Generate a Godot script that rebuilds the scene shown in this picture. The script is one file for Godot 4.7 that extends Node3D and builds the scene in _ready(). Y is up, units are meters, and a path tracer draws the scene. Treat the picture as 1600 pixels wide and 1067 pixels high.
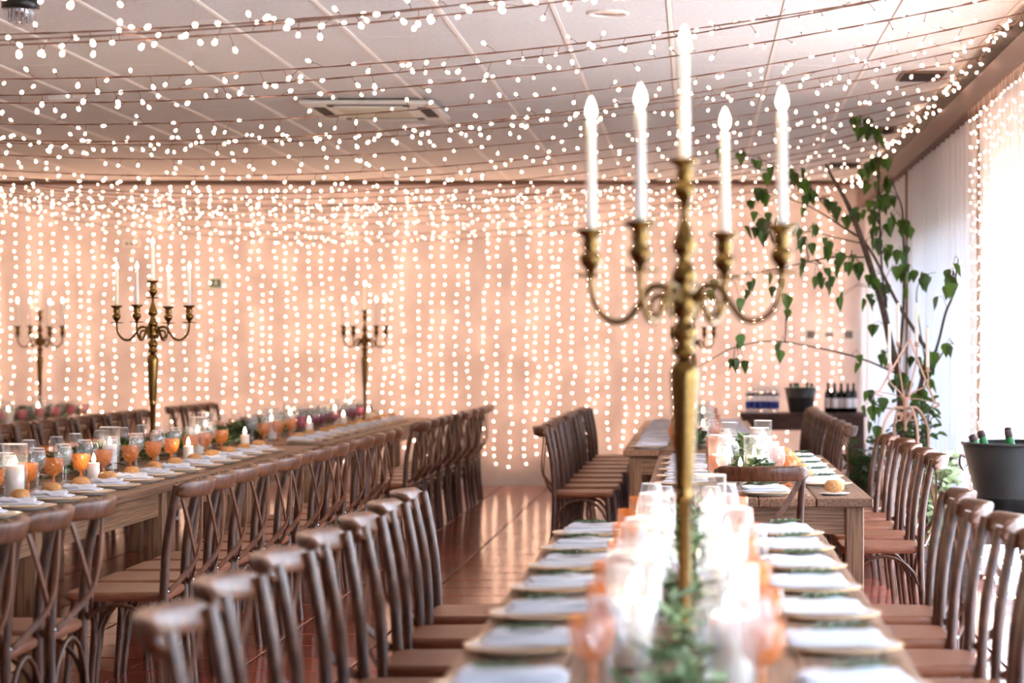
extends Node3D

# The hall: x to the right, y up, -z into the hall. The camera stands at the origin of x and z.
var rng := RandomNumberGenerator.new()
var used_names := {}
var cache := {}
var M := {}

const ROOM_LEFT := -9.6
const ROOM_RIGHT := 2.05
const ROOM_END := 22.2      # far wall
const ROOM_START := -3.0    # wall behind the photographer
const CEIL := 3.29
const EYE := 1.45

func _ready() -> void:
	rng.seed = 20240611
	# ---------------------------------------------------------------- camera
	var cam := Camera3D.new()
	cam.name = "camera"
	cam.projection = Camera3D.PROJECTION_FRUSTUM
	cam.near = 0.05
	cam.far = 200.0
	cam.size = cam.near * 1067.0 / 3200.0
	cam.frustum_offset = Vector2(-288.0 / 3200.0, 14.5 / 3200.0) * cam.near
	cam.position = Vector3(0, EYE, 0)
	var lens := CameraAttributesPhysical.new()
	lens.frustum_focal_length = 50.0
	lens.frustum_focus_distance = 10.0
	lens.exposure_aperture = 1.56
	cam.attributes = lens
	add_child(cam)
	cam.current = true
	# ---------------------------------------------------------------- sky and exposure
	var sky_mat := ProceduralSkyMaterial.new()
	sky_mat.sky_top_color = Color(0.80, 0.90, 1.0)
	sky_mat.sky_horizon_color = Color(0.95, 0.97, 1.0)
	sky_mat.ground_horizon_color = Color(0.85, 0.87, 0.86)
	sky_mat.ground_bottom_color = Color(0.62, 0.64, 0.60)
	sky_mat.sky_energy_multiplier = SKY
	sky_mat.ground_energy_multiplier = SKY * 0.6
	sky_mat.sun_angle_max = 0.0
	var sky := Sky.new()
	sky.sky_material = sky_mat
	var env := Environment.new()
	env.background_mode = Environment.BG_SKY
	env.sky = sky
	env.tonemap_mode = Environment.TONE_MAPPER_LINEAR
	env.tonemap_exposure = EXPOSURE
	env.sdfgi_enabled = true
	env.ssao_enabled = true
	env.ssil_enabled = true
	var world := WorldEnvironment.new()
	world.name = "surroundings"
	world.environment = env
	add_child(world)
	# ---------------------------------------------------------------- everything else
	make_materials()
	build_room()
	build_windows()
	build_ceiling_fittings()
	build_tables_and_chairs()
	prepare_goods()
	build_candelabra()
	build_settings()
	build_corner()
	build_string_lights()

const SKY := 4.4
const EXPOSURE := 1.35
const BULB_GLOW := 22.0

# ==================================================================== names and metas
func numbered(called: String) -> String:
	if not used_names.has(called):
		used_names[called] = 0
		return called
	used_names[called] += 1
	return "%s_%03d" % [called, used_names[called]]

func nth(n: int) -> String:
	var tail := "th"
	if n % 100 < 11 or n % 100 > 13:
		tail = {1: "st", 2: "nd", 3: "rd"}.get(n % 10, "th")
	return "%d%s" % [n, tail]

# circles already taken on the table tops, so that nothing stands in anything else
var taken := []

func take(p: Vector3, r: float) -> void:
	taken.append([p.x, p.z, r])

func free_spot(p: Vector3, r: float, reach := 0.16) -> Vector3:
	var best := p
	var best_gap := -10.0
	for i in 60:
		var a := i * 2.399963
		var off := reach * sqrt(i / 60.0)
		var q := p + Vector3(cos(a) * off * 0.7, 0, sin(a) * off)
		var gap := 10.0
		for c in taken:
			if absf(c[0] - q.x) < 0.5 and absf(c[1] - q.z) < 0.5:
				gap = minf(gap, Vector2(c[0] - q.x, c[1] - q.z).length() - c[2] - r)
		if gap > 0.003:
			best = q
			break
		if gap > best_gap:
			best_gap = gap
			best = q
	take(best, r)
	return best

func tag(o: Node3D, label: String, category: String, group := "") -> Node3D:
	o.set_meta("label", label)
	o.set_meta("category", category)
	if group != "":
		o.set_meta("group", group)
	return o

func thing(called: String, label: String, category: String, at := Vector3.ZERO, turn := 0.0, group := "") -> Node3D:
	var o := Node3D.new()
	o.name = numbered(called)
	o.set_meta("called", called)
	o.position = at
	o.rotation.y = turn
	add_child(o)
	return tag(o, label, category, group)

func single(called: String, mesh: Mesh, mat: Material, label: String, category: String, at := Vector3.ZERO, turn := 0.0, group := "") -> MeshInstance3D:
	var o := MeshInstance3D.new()
	o.name = numbered(called)
	o.mesh = mesh
	o.material_override = mat
	o.position = at
	o.rotation.y = turn
	add_child(o)
	tag(o, label, category, group)
	return o

func part(called: String, mesh: Mesh, mat: Material, parent: Node3D, at := Vector3.ZERO) -> MeshInstance3D:
	var o := MeshInstance3D.new()
	o.name = called
	o.mesh = mesh
	o.material_override = mat
	o.position = at
	parent.add_child(o, true)
	return o

func structure(called: String, mesh: Mesh, mat: Material, label: String, at := Vector3.ZERO) -> MeshInstance3D:
	var o := MeshInstance3D.new()
	o.name = called
	used_names[called] = 0
	o.mesh = mesh
	o.material_override = mat
	o.position = at
	o.set_meta("kind", "structure")
	o.set_meta("label", label)
	add_child(o)
	return o

func copy_of(o: Node3D, at: Vector3, turn: float, label := "", group := "") -> Node3D:
	var c: Node3D = o.duplicate()
	c.name = numbered(String(o.get_meta("called", String(o.name))))
	add_child(c)
	c.position = at
	c.rotation.y = turn
	if label != "":
		c.set_meta("label", label)
	if group != "":
		c.set_meta("group", group)
	return c

# ==================================================================== mesh helpers
func begin(smooth := true) -> SurfaceTool:
	var st := SurfaceTool.new()
	st.begin(Mesh.PRIMITIVE_TRIANGLES)
	st.set_smooth_group(0 if smooth else -1)
	return st

func done(st: SurfaceTool) -> ArrayMesh:
	st.generate_normals()
	st.index()
	return st.commit()

# a triangle whose front looks away from 'inside'
func tri_out(st: SurfaceTool, a: Vector3, b: Vector3, c: Vector3, inside: Vector3) -> void:
	var n := (c - a).cross(b - a)
	if n.dot((a + b + c) / 3.0 - inside) < 0.0:
		st.add_vertex(a); st.add_vertex(c); st.add_vertex(b)
	else:
		st.add_vertex(a); st.add_vertex(b); st.add_vertex(c)

func quad_out(st: SurfaceTool, a: Vector3, b: Vector3, c: Vector3, d: Vector3, inside: Vector3) -> void:
	tri_out(st, a, b, c, inside)
	tri_out(st, a, c, d, inside)

# a box with chamfered edges
func add_box(st: SurfaceTool, at: Vector3, size: Vector3, bevel := 0.004, xf := Transform3D()) -> void:
	var h := size / 2.0
	var b: float = min(bevel, min(h.x, min(h.y, h.z)) * 0.9)
	var mid := xf * at
	st.set_smooth_group(-1)
	for axis in 3:
		var u := (axis + 1) % 3
		var v := (axis + 2) % 3
		for s in [-1.0, 1.0]:
			var q := []
			for uv in [[-1, -1], [1, -1], [1, 1], [-1, 1]]:
				var p := Vector3.ZERO
				p[axis] = h[axis] * s
				p[u] = (h[u] - b) * uv[0]
				p[v] = (h[v] - b) * uv[1]
				q.append(xf * (at + p))
			quad_out(st, q[0], q[1], q[2], q[3], mid)
		if b > 0.0:
			for su in [-1.0, 1.0]:
				for sv in [-1.0, 1.0]:
					var e := []
					for w in [[-1, 0], [1, 0], [1, 1], [-1, 1]]:
						var p := Vector3.ZERO
						p[axis] = (h[axis] - b) * w[0]
						p[u] = (h[u] - (b if w[1] == 0 else 0.0)) * su
						p[v] = (h[v] - (0.0 if w[1] == 0 else b)) * sv
						e.append(xf * (at + p))
					quad_out(st, e[0], e[1], e[2], e[3], mid)
	if b > 0.0:
		for sx in [-1.0, 1.0]:
			for sy in [-1.0, 1.0]:
				for sz in [-1.0, 1.0]:
					var s3 := Vector3(sx, sy, sz)
					var p0 := xf * (at + Vector3(h.x, h.y - b, h.z - b) * s3)
					var p1 := xf * (at + Vector3(h.x - b, h.y, h.z - b) * s3)
					var p2 := xf * (at + Vector3(h.x - b, h.y - b, h.z) * s3)
					tri_out(st, p0, p1, p2, mid)

func box_mesh(size: Vector3, bevel := 0.004) -> ArrayMesh:
	var key := "box%s%s" % [size, bevel]
	if not cache.has(key):
		var st := begin(false)
		add_box(st, Vector3.ZERO, size, bevel)
		cache[key] = done(st)
	return cache[key]

# a profile of (radius, height) turned round the y axis
func add_lathe(st: SurfaceTool, profile: Array, seg := 16, xf := Transform3D(), smooth := true) -> void:
	st.set_smooth_group(0 if smooth else -1)
	for i in profile.size() - 1:
		var p: Vector2 = profile[i]
		var q: Vector2 = profile[i + 1]
		for k in seg:
			var a0 := TAU * k / seg
			var a1 := TAU * (k + 1) / seg
			if k == seg - 1:
				a1 = 0.0
			var c0 := Vector3(cos(a0), 0, sin(a0))
			var c1 := Vector3(cos(a1), 0, sin(a1))
			var v0 := xf * (c0 * p.x + Vector3(0, p.y, 0))
			var v1 := xf * (c1 * p.x + Vector3(0, p.y, 0))
			var v2 := xf * (c1 * q.x + Vector3(0, q.y, 0))
			var v3 := xf * (c0 * q.x + Vector3(0, q.y, 0))
			if p.x > 1e-6:
				st.add_vertex(v0); st.add_vertex(v2); st.add_vertex(v1)
			if q.x > 1e-6:
				st.add_vertex(v0); st.add_vertex(v3); st.add_vertex(v2)

func lathe_mesh(profile: Array, seg := 16) -> ArrayMesh:
	var st := begin()
	add_lathe(st, profile, seg)
	return done(st)

# a round bar along a path
func add_tube(st: SurfaceTool, pts: Array, radii: Array, seg := 8, caps := true, flat := 1.0, flat_dir := Vector3.UP) -> void:
	st.set_smooth_group(0)
	var n := pts.size()
	var rings := []
	var side := Vector3.ZERO
	for i in n:
		var t: Vector3
		if i == 0:
			t = pts[1] - pts[0]
		elif i == n - 1:
			t = pts[n - 1] - pts[n - 2]
		else:
			t = pts[i + 1] - pts[i - 1]
		t = t.normalized()
		if i == 0:
			var ref := flat_dir if absf(t.dot(flat_dir)) < 0.95 else Vector3(0.9, 0.1, 0.4).normalized()
			side = (ref - t * ref.dot(t)).normalized()
		else:
			side = (side - t * side.dot(t)).normalized()
		var other := t.cross(side)
		var r: float = radii[i] if radii.size() > 1 else radii[0]
		var ring := []
		for k in seg:
			var a := TAU * k / seg
			ring.append(pts[i] + (side * cos(a) * flat + other * sin(a)) * r)
		rings.append(ring)
	for i in n - 1:
		for k in seg:
			var k1 := (k + 1) % seg
			st.add_vertex(rings[i][k]); st.add_vertex(rings[i][k1]); st.add_vertex(rings[i + 1][k1])
			st.add_vertex(rings[i][k]); st.add_vertex(rings[i + 1][k1]); st.add_vertex(rings[i + 1][k])
	if caps:
		st.set_smooth_group(-1)
		for e in [0, n - 1]:
			for k in range(1, seg - 1):
				tri_out(st, rings[e][0], rings[e][k], rings[e][k + 1], pts[1] if e == 0 else pts[n - 2])

func tube_mesh(pts: Array, radii: Array, seg := 8) -> ArrayMesh:
	var st := begin()
	add_tube(st, pts, radii, seg)
	return done(st)

# a smooth path through points
func curve(pts: Array, steps := 5) -> Array:
	var out := []
	var n := pts.size()
	for i in n - 1:
		var p0: Vector3 = pts[max(i - 1, 0)]
		var p1: Vector3 = pts[i]
		var p2: Vector3 = pts[i + 1]
		var p3: Vector3 = pts[min(i + 2, n - 1)]
		for k in steps:
			out.append(p1.cubic_interpolate(p2, p0, p3, float(k) / steps))
	out.append(pts[n - 1])
	return out

func spread(values: Array, count: int) -> Array:
	var out := []
	for i in count:
		var t := float(i) / (count - 1) * (values.size() - 1)
		var k: int = min(int(t), values.size() - 2)
		out.append(lerpf(values[k], values[k + 1], t - k))
	return out

# a flat strap of given width and thickness along a path; 'wide' is the direction of its width
func add_strap(st: SurfaceTool, pts: Array, wide: Array, thick: float, up_is := []) -> void:
	st.set_smooth_group(-1)
	var n := pts.size()
	var rings := []
	for i in n:
		var t: Vector3 = (pts[min(i + 1, n - 1)] - pts[max(i - 1, 0)]).normalized()
		var w: Vector3 = wide[i]
		var nrm := t.cross(w.normalized()).normalized() * thick / 2.0
		rings.append([pts[i] + w / 2.0 + nrm, pts[i] + w / 2.0 - nrm, pts[i] - w / 2.0 - nrm, pts[i] - w / 2.0 + nrm])
	for i in n - 1:
		for k in 4:
			var k1 := (k + 1) % 4
			quad_out(st, rings[i][k], rings[i][k1], rings[i + 1][k1], rings[i + 1][k], (pts[i] + pts[i + 1]) / 2.0)
	quad_out(st, rings[0][0], rings[0][1], rings[0][2], rings[0][3], pts[1])
	quad_out(st, rings[n - 1][0], rings[n - 1][1], rings[n - 1][2], rings[n - 1][3], pts[n - 2])

# a convex outline in x and z raised from y0 to y1 with rounded rims
func add_prism(st: SurfaceTool, outline: Array, y0: float, y1: float, bevel: float) -> void:
	var mid := Vector2.ZERO
	for p in outline:
		mid += p
	mid /= outline.size()
	var levels := [[bevel, y0], [0.0, y0 + bevel], [0.0, y1 - bevel], [bevel * 0.35, y1 - bevel * 0.35], [bevel * 1.2, y1]]
	var rings := []
	for l in levels:
		var ring := []
		for p in outline:
			var away: Vector2 = p - mid
			var q: Vector2 = mid + away * (1.0 - l[0] / away.length())
			ring.append(Vector3(q.x, l[1], q.y))
		rings.append(ring)
	var inside := Vector3(mid.x, (y0 + y1) / 2.0, mid.y)
	var n := outline.size()
	st.set_smooth_group(0)
	for i in rings.size() - 1:
		for k in n:
			quad_out(st, rings[i][k], rings[i][(k + 1) % n], rings[i + 1][(k + 1) % n], rings[i + 1][k], inside)
	st.set_smooth_group(-1)
	for e in [0, rings.size() - 1]:
		for k in range(1, n - 1):
			tri_out(st, rings[e][0], rings[e][k], rings[e][k + 1], inside)

# a soft closed body: an ellipse-like section swept along z, used for rolls and folded cloth
func add_pillow(st: SurfaceTool, size: Vector3, power: float, wobble: float, seed_value: int, nu := 14, nv := 8, at := Vector3.ZERO) -> void:
	st.set_smooth_group(0)
	var noise := FastNoiseLite.new()
	noise.seed = seed_value
	noise.frequency = 6.0
	var grid := []
	for j in nv + 1:
		var row := []
		var phi := -PI / 2 + PI * j / nv
		for i in nu:
			var th := TAU * i / nu
			var cx := signf(cos(th)) * pow(absf(cos(th)), power) * pow(absf(cos(phi)), power)
			var cz := signf(sin(th)) * pow(absf(sin(th)), power) * pow(absf(cos(phi)), power)
			var cy := signf(sin(phi)) * pow(absf(sin(phi)), 0.8)
			var p := Vector3(cx * size.x / 2, cy * size.y / 2, cz * size.z / 2)
			if cy > -0.6:
				p.y += wobble * noise.get_noise_3d(p.x * 3.0, 0.0, p.z * 3.0)
			row.append(at + p + Vector3(0, size.y / 2, 0))
		grid.append(row)
	for j in nv:
		for i in nu:
			var i1 := (i + 1) % nu
			st.add_vertex(grid[j][i]); st.add_vertex(grid[j + 1][i1]); st.add_vertex(grid[j][i1])
			st.add_vertex(grid[j][i]); st.add_vertex(grid[j + 1][i]); st.add_vertex(grid[j + 1][i1])

# ==================================================================== materials
func noise_tex(freq: float, c0: Color, c1: Color, seed_value: int, kind := FastNoiseLite.TYPE_SIMPLEX, octaves := 4, size := 256, mid := 0.5) -> NoiseTexture2D:
	var n := FastNoiseLite.new()
	n.noise_type = kind
	n.seed = seed_value
	n.frequency = freq
	n.fractal_octaves = octaves
	var g := Gradient.new()
	g.set_color(0, c0)
	g.set_color(1, c1)
	g.set_offset(0, mid - 0.35)
	g.set_offset(1, mid + 0.35)
	var t := NoiseTexture2D.new()
	t.width = size
	t.height = size
	t.seamless = true
	t.noise = n
	t.color_ramp = g
	return t

func mat(called: String, c: Color, rough := 0.6, metal := 0.0) -> StandardMaterial3D:
	var m := StandardMaterial3D.new()
	m.resource_name = called
	m.albedo_color = c
	m.roughness = rough
	m.metallic = metal
	M[called] = m
	return m

func grained(called: String, c0: Color, c1: Color, rough: float, scale: Vector3, seed_value: int, freq := 0.02, world := false) -> StandardMaterial3D:
	var m := mat(called, Color.WHITE, rough)
	m.albedo_texture = noise_tex(freq, c0, c1, seed_value)
	m.uv1_triplanar = true
	m.uv1_world_triplanar = world
	m.uv1_scale = scale
	return m

func glowing(called: String, linear: Color, energy: float) -> StandardMaterial3D:
	var m := mat(called, Color(0.9, 0.85, 0.8), 0.4)
	m.emission_enabled = true
	m.emission = linear.linear_to_srgb()
	m.emission_energy_multiplier = energy
	return m

func make_materials() -> void:
	var m: StandardMaterial3D
	# wood of the chairs: brown bentwood, satin varnish
	for k in 3:
		var f: float = [1.0, 0.88, 1.1][k]
		m = grained("chair_wood_%d" % k, Color(0.235 * f, 0.13 * f, 0.08 * f), Color(0.46 * f, 0.285 * f, 0.185 * f), 0.34, Vector3(5, 1.2, 5), 11 + k, 0.03)
		m.clearcoat_enabled = true
		m.clearcoat = 0.12
		m.clearcoat_roughness = 0.3
	grained("seat_wood", Color(0.42, 0.235, 0.145), Color(0.56, 0.345, 0.235), 0.42, Vector3(7, 3, 0.7), 17, 0.03)
	for k in 3:
		var f: float = [1.0, 0.9, 1.08][k]
		grained("plank_%d" % k, Color(0.42 * f, 0.29 * f, 0.21 * f), Color(0.62 * f, 0.46 * f, 0.34 * f), 0.5, Vector3(7, 7, 0.15), 31 + k, 0.03)
	grained("apron_wood", Color(0.43, 0.30, 0.21), Color(0.63, 0.47, 0.34), 0.55, Vector3(4, 8, 0.2), 41, 0.03)
	grained("end_apron_wood", Color(0.43, 0.30, 0.21), Color(0.63, 0.47, 0.34), 0.55, Vector3(0.25, 8, 8), 45, 0.03)
	grained("leg_wood", Color(0.43, 0.30, 0.21), Color(0.63, 0.47, 0.34), 0.55, Vector3(8, 0.3, 8), 47, 0.03)
	grained("dark_wood", Color(0.20, 0.12, 0.09), Color(0.34, 0.20, 0.15), 0.5, Vector3(0.6, 4, 4), 43, 0.03)
	# the hall
	grained("wall_paint", Color(0.80, 0.75, 0.73), Color(0.88, 0.84, 0.82), 0.85, Vector3(0.5, 0.5, 0.5), 51, 0.01, true)
	grained("ceiling_board", Color(0.83, 0.815, 0.80), Color(0.88, 0.865, 0.85), 0.9, Vector3(2, 2, 2), 53, 0.05, true)
	mat("ceiling_rail", Color(0.93, 0.90, 0.87), 0.45)
	mat("gap_dark", Color(0.20, 0.15, 0.13), 0.8)
	for k in 4:
		var f: float = [1.0, 0.9, 1.1, 0.96][k]
		m = grained("floor_tile_%d" % k, Color(0.47 * f, 0.215 * f, 0.15 * f), Color(0.60 * f, 0.30 * f, 0.22 * f), 0.14, Vector3(0.8, 2, 6), 61 + k, 0.03)
		m.metallic_specular = 0.65
	mat("floor_joint", Color(0.10, 0.055, 0.045), 0.7)
	mat("pelmet_brown", Color(0.42, 0.31, 0.26), 0.6)
	mat("frame_white", Color(0.86, 0.84, 0.82), 0.5)
	m = mat("window_glass", Color(0.95, 0.98, 1.0, 0.06), 0.03)
	m.transparency = BaseMaterial3D.TRANSPARENCY_ALPHA
	m = mat("sheer", Color(0.93, 0.93, 0.94, 0.82), 0.9)
	m.transparency = BaseMaterial3D.TRANSPARENCY_ALPHA
	m.backlight_enabled = true
	m.backlight = Color(0.95, 0.95, 0.97)
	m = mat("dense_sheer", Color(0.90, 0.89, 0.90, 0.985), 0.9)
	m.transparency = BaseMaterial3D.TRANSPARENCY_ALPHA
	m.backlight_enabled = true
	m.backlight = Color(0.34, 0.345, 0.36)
	# metals
	m = grained("brass", Color(0.40, 0.29, 0.15), Color(0.56, 0.44, 0.25), 0.24, Vector3(6, 6, 6), 71, 0.03)
	m.metallic = 1.0
	m = mat("chrome", Color(0.85, 0.86, 0.88), 0.15, 1.0)
	m = mat("cutlery_steel", Color(0.80, 0.76, 0.70), 0.18, 1.0)
	m = mat("gilt", Color(0.85, 0.68, 0.42), 0.3, 0.7)
	m = grained("zinc", Color(0.20, 0.20, 0.20), Color(0.30, 0.30, 0.30), 0.45, Vector3(1.2, 0.5, 1.2), 73, 0.012)
	m.metallic = 0.55
	m = mat("old_iron", Color(0.74, 0.60, 0.52), 0.5, 0.1)
	m = mat("black_plastic", Color(0.04, 0.04, 0.045), 0.35)
	m = mat("white_plastic", Color(0.86, 0.85, 0.82), 0.45)
	m = mat("grey_plastic", Color(0.42, 0.40, 0.38), 0.5)
	m = mat("cable", Color(0.50, 0.37, 0.30), 0.7)
	m = mat("clear_cable", Color(0.86, 0.76, 0.66), 0.5)
	# table ware
	m = mat("china", Color(0.90, 0.885, 0.87), 0.2)
	grained("linen", Color(0.83, 0.84, 0.88), Color(0.90, 0.905, 0.94), 0.9, Vector3(14, 14, 14), 81, 0.06)
	m = mat("clear_glass", Color(0.75, 0.77, 0.8, 0.025), 0.02)
	m.transparency = BaseMaterial3D.TRANSPARENCY_ALPHA
	m = mat("bowl_glass", Color(0.88, 0.91, 0.95, 0.075), 0.02)
	m.transparency = BaseMaterial3D.TRANSPARENCY_ALPHA
	m = mat("rim_glass", Color(1.0, 0.98, 0.96, 0.65), 0.03)
	m.transparency = BaseMaterial3D.TRANSPARENCY_ALPHA
	m = mat("stem_glass", Color(0.85, 0.87, 0.9, 0.25), 0.03)
	m.transparency = BaseMaterial3D.TRANSPARENCY_ALPHA
	for g in [["amber_glass", Color(0.88, 0.49, 0.18, 0.5)], ["purple_glass", Color(0.50, 0.22, 0.30, 0.6)], ["pink_glass", Color(0.85, 0.50, 0.53, 0.5)], ["green_glass", Color(0.10, 0.24, 0.10, 0.8)], ["blue_glass", Color(0.14, 0.24, 0.62, 0.55)]]:
		m = mat(g[0], g[1], 0.08)
		m.transparency = BaseMaterial3D.TRANSPARENCY_ALPHA
	m = mat("water_bottle", Color(0.9, 0.93, 0.97, 0.25), 0.1)
	m.transparency = BaseMaterial3D.TRANSPARENCY_ALPHA
	m = mat("dark_bottle", Color(0.03, 0.045, 0.035), 0.12)
	m = mat("green_foil", Color(0.20, 0.50, 0.27), 0.35)
	m = mat("cork", Color(0.22, 0.10, 0.10), 0.5)
	m = mat("paper_label", Color(0.90, 0.87, 0.86), 0.7)
	m = mat("blue_label", Color(0.10, 0.17, 0.50), 0.5)
	m = mat("dark_blue_label", Color(0.06, 0.07, 0.16), 0.5)
	m = grained("bread_crust", Color(0.72, 0.48, 0.27), Color(0.88, 0.68, 0.45), 0.7, Vector3(8, 8, 8), 83, 0.03)
	m = mat("wax", Color(0.95, 0.93, 0.89), 0.5)
	m.subsurf_scatter_enabled = true
	m.subsurf_scatter_strength = 0.4
	mat("wick_black", Color(0.05, 0.04, 0.04), 0.9)
	glowing("flame", Color(1.0, 0.80, 0.55), 30.0)
	glowing("bulb_glow", Color(1.0, 0.62, 0.42), BULB_GLOW * 1.5)
	glowing("bulb_glow_ceiling", Color(1.0, 0.66, 0.48), BULB_GLOW * 0.8)
	glowing("sign_green", Color(0.03, 0.16, 0.06), 0.3)
	M.sign_green.albedo_color = Color(0.05, 0.22, 0.10)
	# plants
	var greens := [Color(0.19, 0.33, 0.09), Color(0.26, 0.41, 0.13), Color(0.13, 0.23, 0.07)]
	for k in 3:
		m = mat("leaf_%d" % k, greens[k], 0.5)
		m.backlight_enabled = true
		m.backlight = Color(0.32, 0.4, 0.14)
	m = mat("olive_leaf", Color(0.28, 0.36, 0.22), 0.55)
	m = mat("garland_leaf", Color(0.25, 0.33, 0.17), 0.6)
	m = mat("pale_leaf", Color(0.50, 0.58, 0.42), 0.6)
	grained("bark", Color(0.24, 0.19, 0.16), Color(0.44, 0.37, 0.32), 0.8, Vector3(8, 2, 8), 91, 0.04)
	grained("painted_board", Color(0.80, 0.78, 0.77), Color(0.90, 0.885, 0.875), 0.6, Vector3(4, 1, 4), 93, 0.03)

# ==================================================================== the hall
func build_room() -> void:
	var w := ROOM_RIGHT - ROOM_LEFT
	var l := ROOM_END - ROOM_START
	var cx := (ROOM_RIGHT + ROOM_LEFT) / 2.0
	var cz := -(ROOM_END + ROOM_START) / 2.0
	# floor: a dark bed, and tiles laid on it with open joints
	var floor_bed := structure("floor", box_mesh(Vector3(w + 0.4, 0.1, l + 0.4), 0.0), M.floor_joint, "glossy red brown tiled floor of the hall", Vector3(cx, -0.062, cz))
	var tile := box_mesh(Vector3(0.488, 0.012, 0.399), 0.0025)
	var rest: Array[Transform3D] = []
	for i in range(-16, 8):
		for j in range(-30, 32):
			var x := -1.58 + 0.5 * i + 0.25
			var d := 9.26 + 0.41 * j + 0.205
			if x - 0.25 < ROOM_LEFT or x + 0.25 > ROOM_RIGHT + 0.02 or d > ROOM_END - 0.1 or d < ROOM_START + 0.2:
				continue
			var lift := rng.randf_range(-0.0006, 0.0006)
			if i >= -2 and i < 7 and j >= -1:
				part("tile", tile, M["floor_tile_%d" % rng.randi_range(0, 3)], floor_bed, Vector3(x - cx, 0.056 + lift, -d - cz))
			else:
				rest.append(Transform3D(Basis(), Vector3(x - cx, 0.056 + lift, -d - cz)))
	scatter("tile_field", tile, M.floor_tile_0, rest, floor_bed)
	# walls
	structure("wall_back", box_mesh(Vector3(w + 0.4, CEIL + 0.3, 0.2), 0.0), M.wall_paint, "plain pale end wall hung with strands of fairy lights", Vector3(cx, CEIL / 2, -ROOM_END - 0.1))
	structure("wall_front", box_mesh(Vector3(w + 0.4, CEIL + 0.3, 0.2), 0.0), M.wall_paint, "plain pale wall opposite the fairy light wall", Vector3(cx, CEIL / 2, -ROOM_START + 0.1))
	structure("wall_left", box_mesh(Vector3(0.2, CEIL + 0.3, l), 0.0), M.wall_paint, "plain pale long wall facing the curtained windows", Vector3(ROOM_LEFT - 0.1, CEIL / 2, cz))
	structure("trim_1", box_mesh(Vector3(w, 0.035, 0.12), 0.004), M.pelmet_brown, "narrow brown strip where end wall meets ceiling", Vector3(cx, CEIL - 0.03, -ROOM_END + 0.06))
	# ceiling: a slab, boards under it, pale rails between the rows of boards
	var slab := structure("ceiling", box_mesh(Vector3(w + 0.4, 0.12, l + 0.4), 0.0), M.ceiling_board, "suspended ceiling of pale boards between narrow rails", Vector3(cx, CEIL + 0.075, cz))
	var board := box_mesh(Vector3(0.592, 0.015, 0.594), 0.003)
	rest = []
	for i in range(-15, 4):
		for j in range(-22, 20):
			var x := -0.146 + 0.62 * i + 0.31
			var d := 10.2 + 0.6 * j + 0.3
			if x - 0.31 < ROOM_LEFT or x + 0.31 > ROOM_RIGHT + 0.4 or d < ROOM_START + 0.2:
				continue
			var at := Vector3(x - cx, -0.0675 + rng.randf_range(-0.0015, 0.0015), -d - cz)
			if i >= -12 and i < 3 and j >= 0:
				part("ceiling_tile", board, M.ceiling_board, slab, at)
			else:
				rest.append(Transform3D(Basis(), at))
	scatter("ceiling_tile_field", board, M.ceiling_board, rest, slab)
	for i in range(-15, 4):
		part("ceiling_rail", box_mesh(Vector3(0.026, 0.022, l), 0.003), M.ceiling_rail, slab, Vector3(-0.146 + 0.62 * i - cx, -0.073, 0))

func scatter(called: String, mesh: Mesh, m: Material, where: Array[Transform3D], parent: Node3D) -> void:
	var mm := MultiMesh.new()
	mm.transform_format = MultiMesh.TRANSFORM_3D
	mm.mesh = mesh
	mm.instance_count = where.size()
	for i in where.size():
		mm.set_instance_transform(i, where[i])
	var o := MultiMeshInstance3D.new()
	o.name = called
	o.multimesh = mm
	o.material_override = m
	o.set_meta("kind", "stuff")
	parent.add_child(o, true)

const BAYS := [[18.15, 21.9], [13.55, 17.65], [8.95, 13.05], [4.35, 8.45], [-0.25, 3.85]]
const WINDOW_TOP := 2.5
const WINDOW_SILL := 0.22

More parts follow.
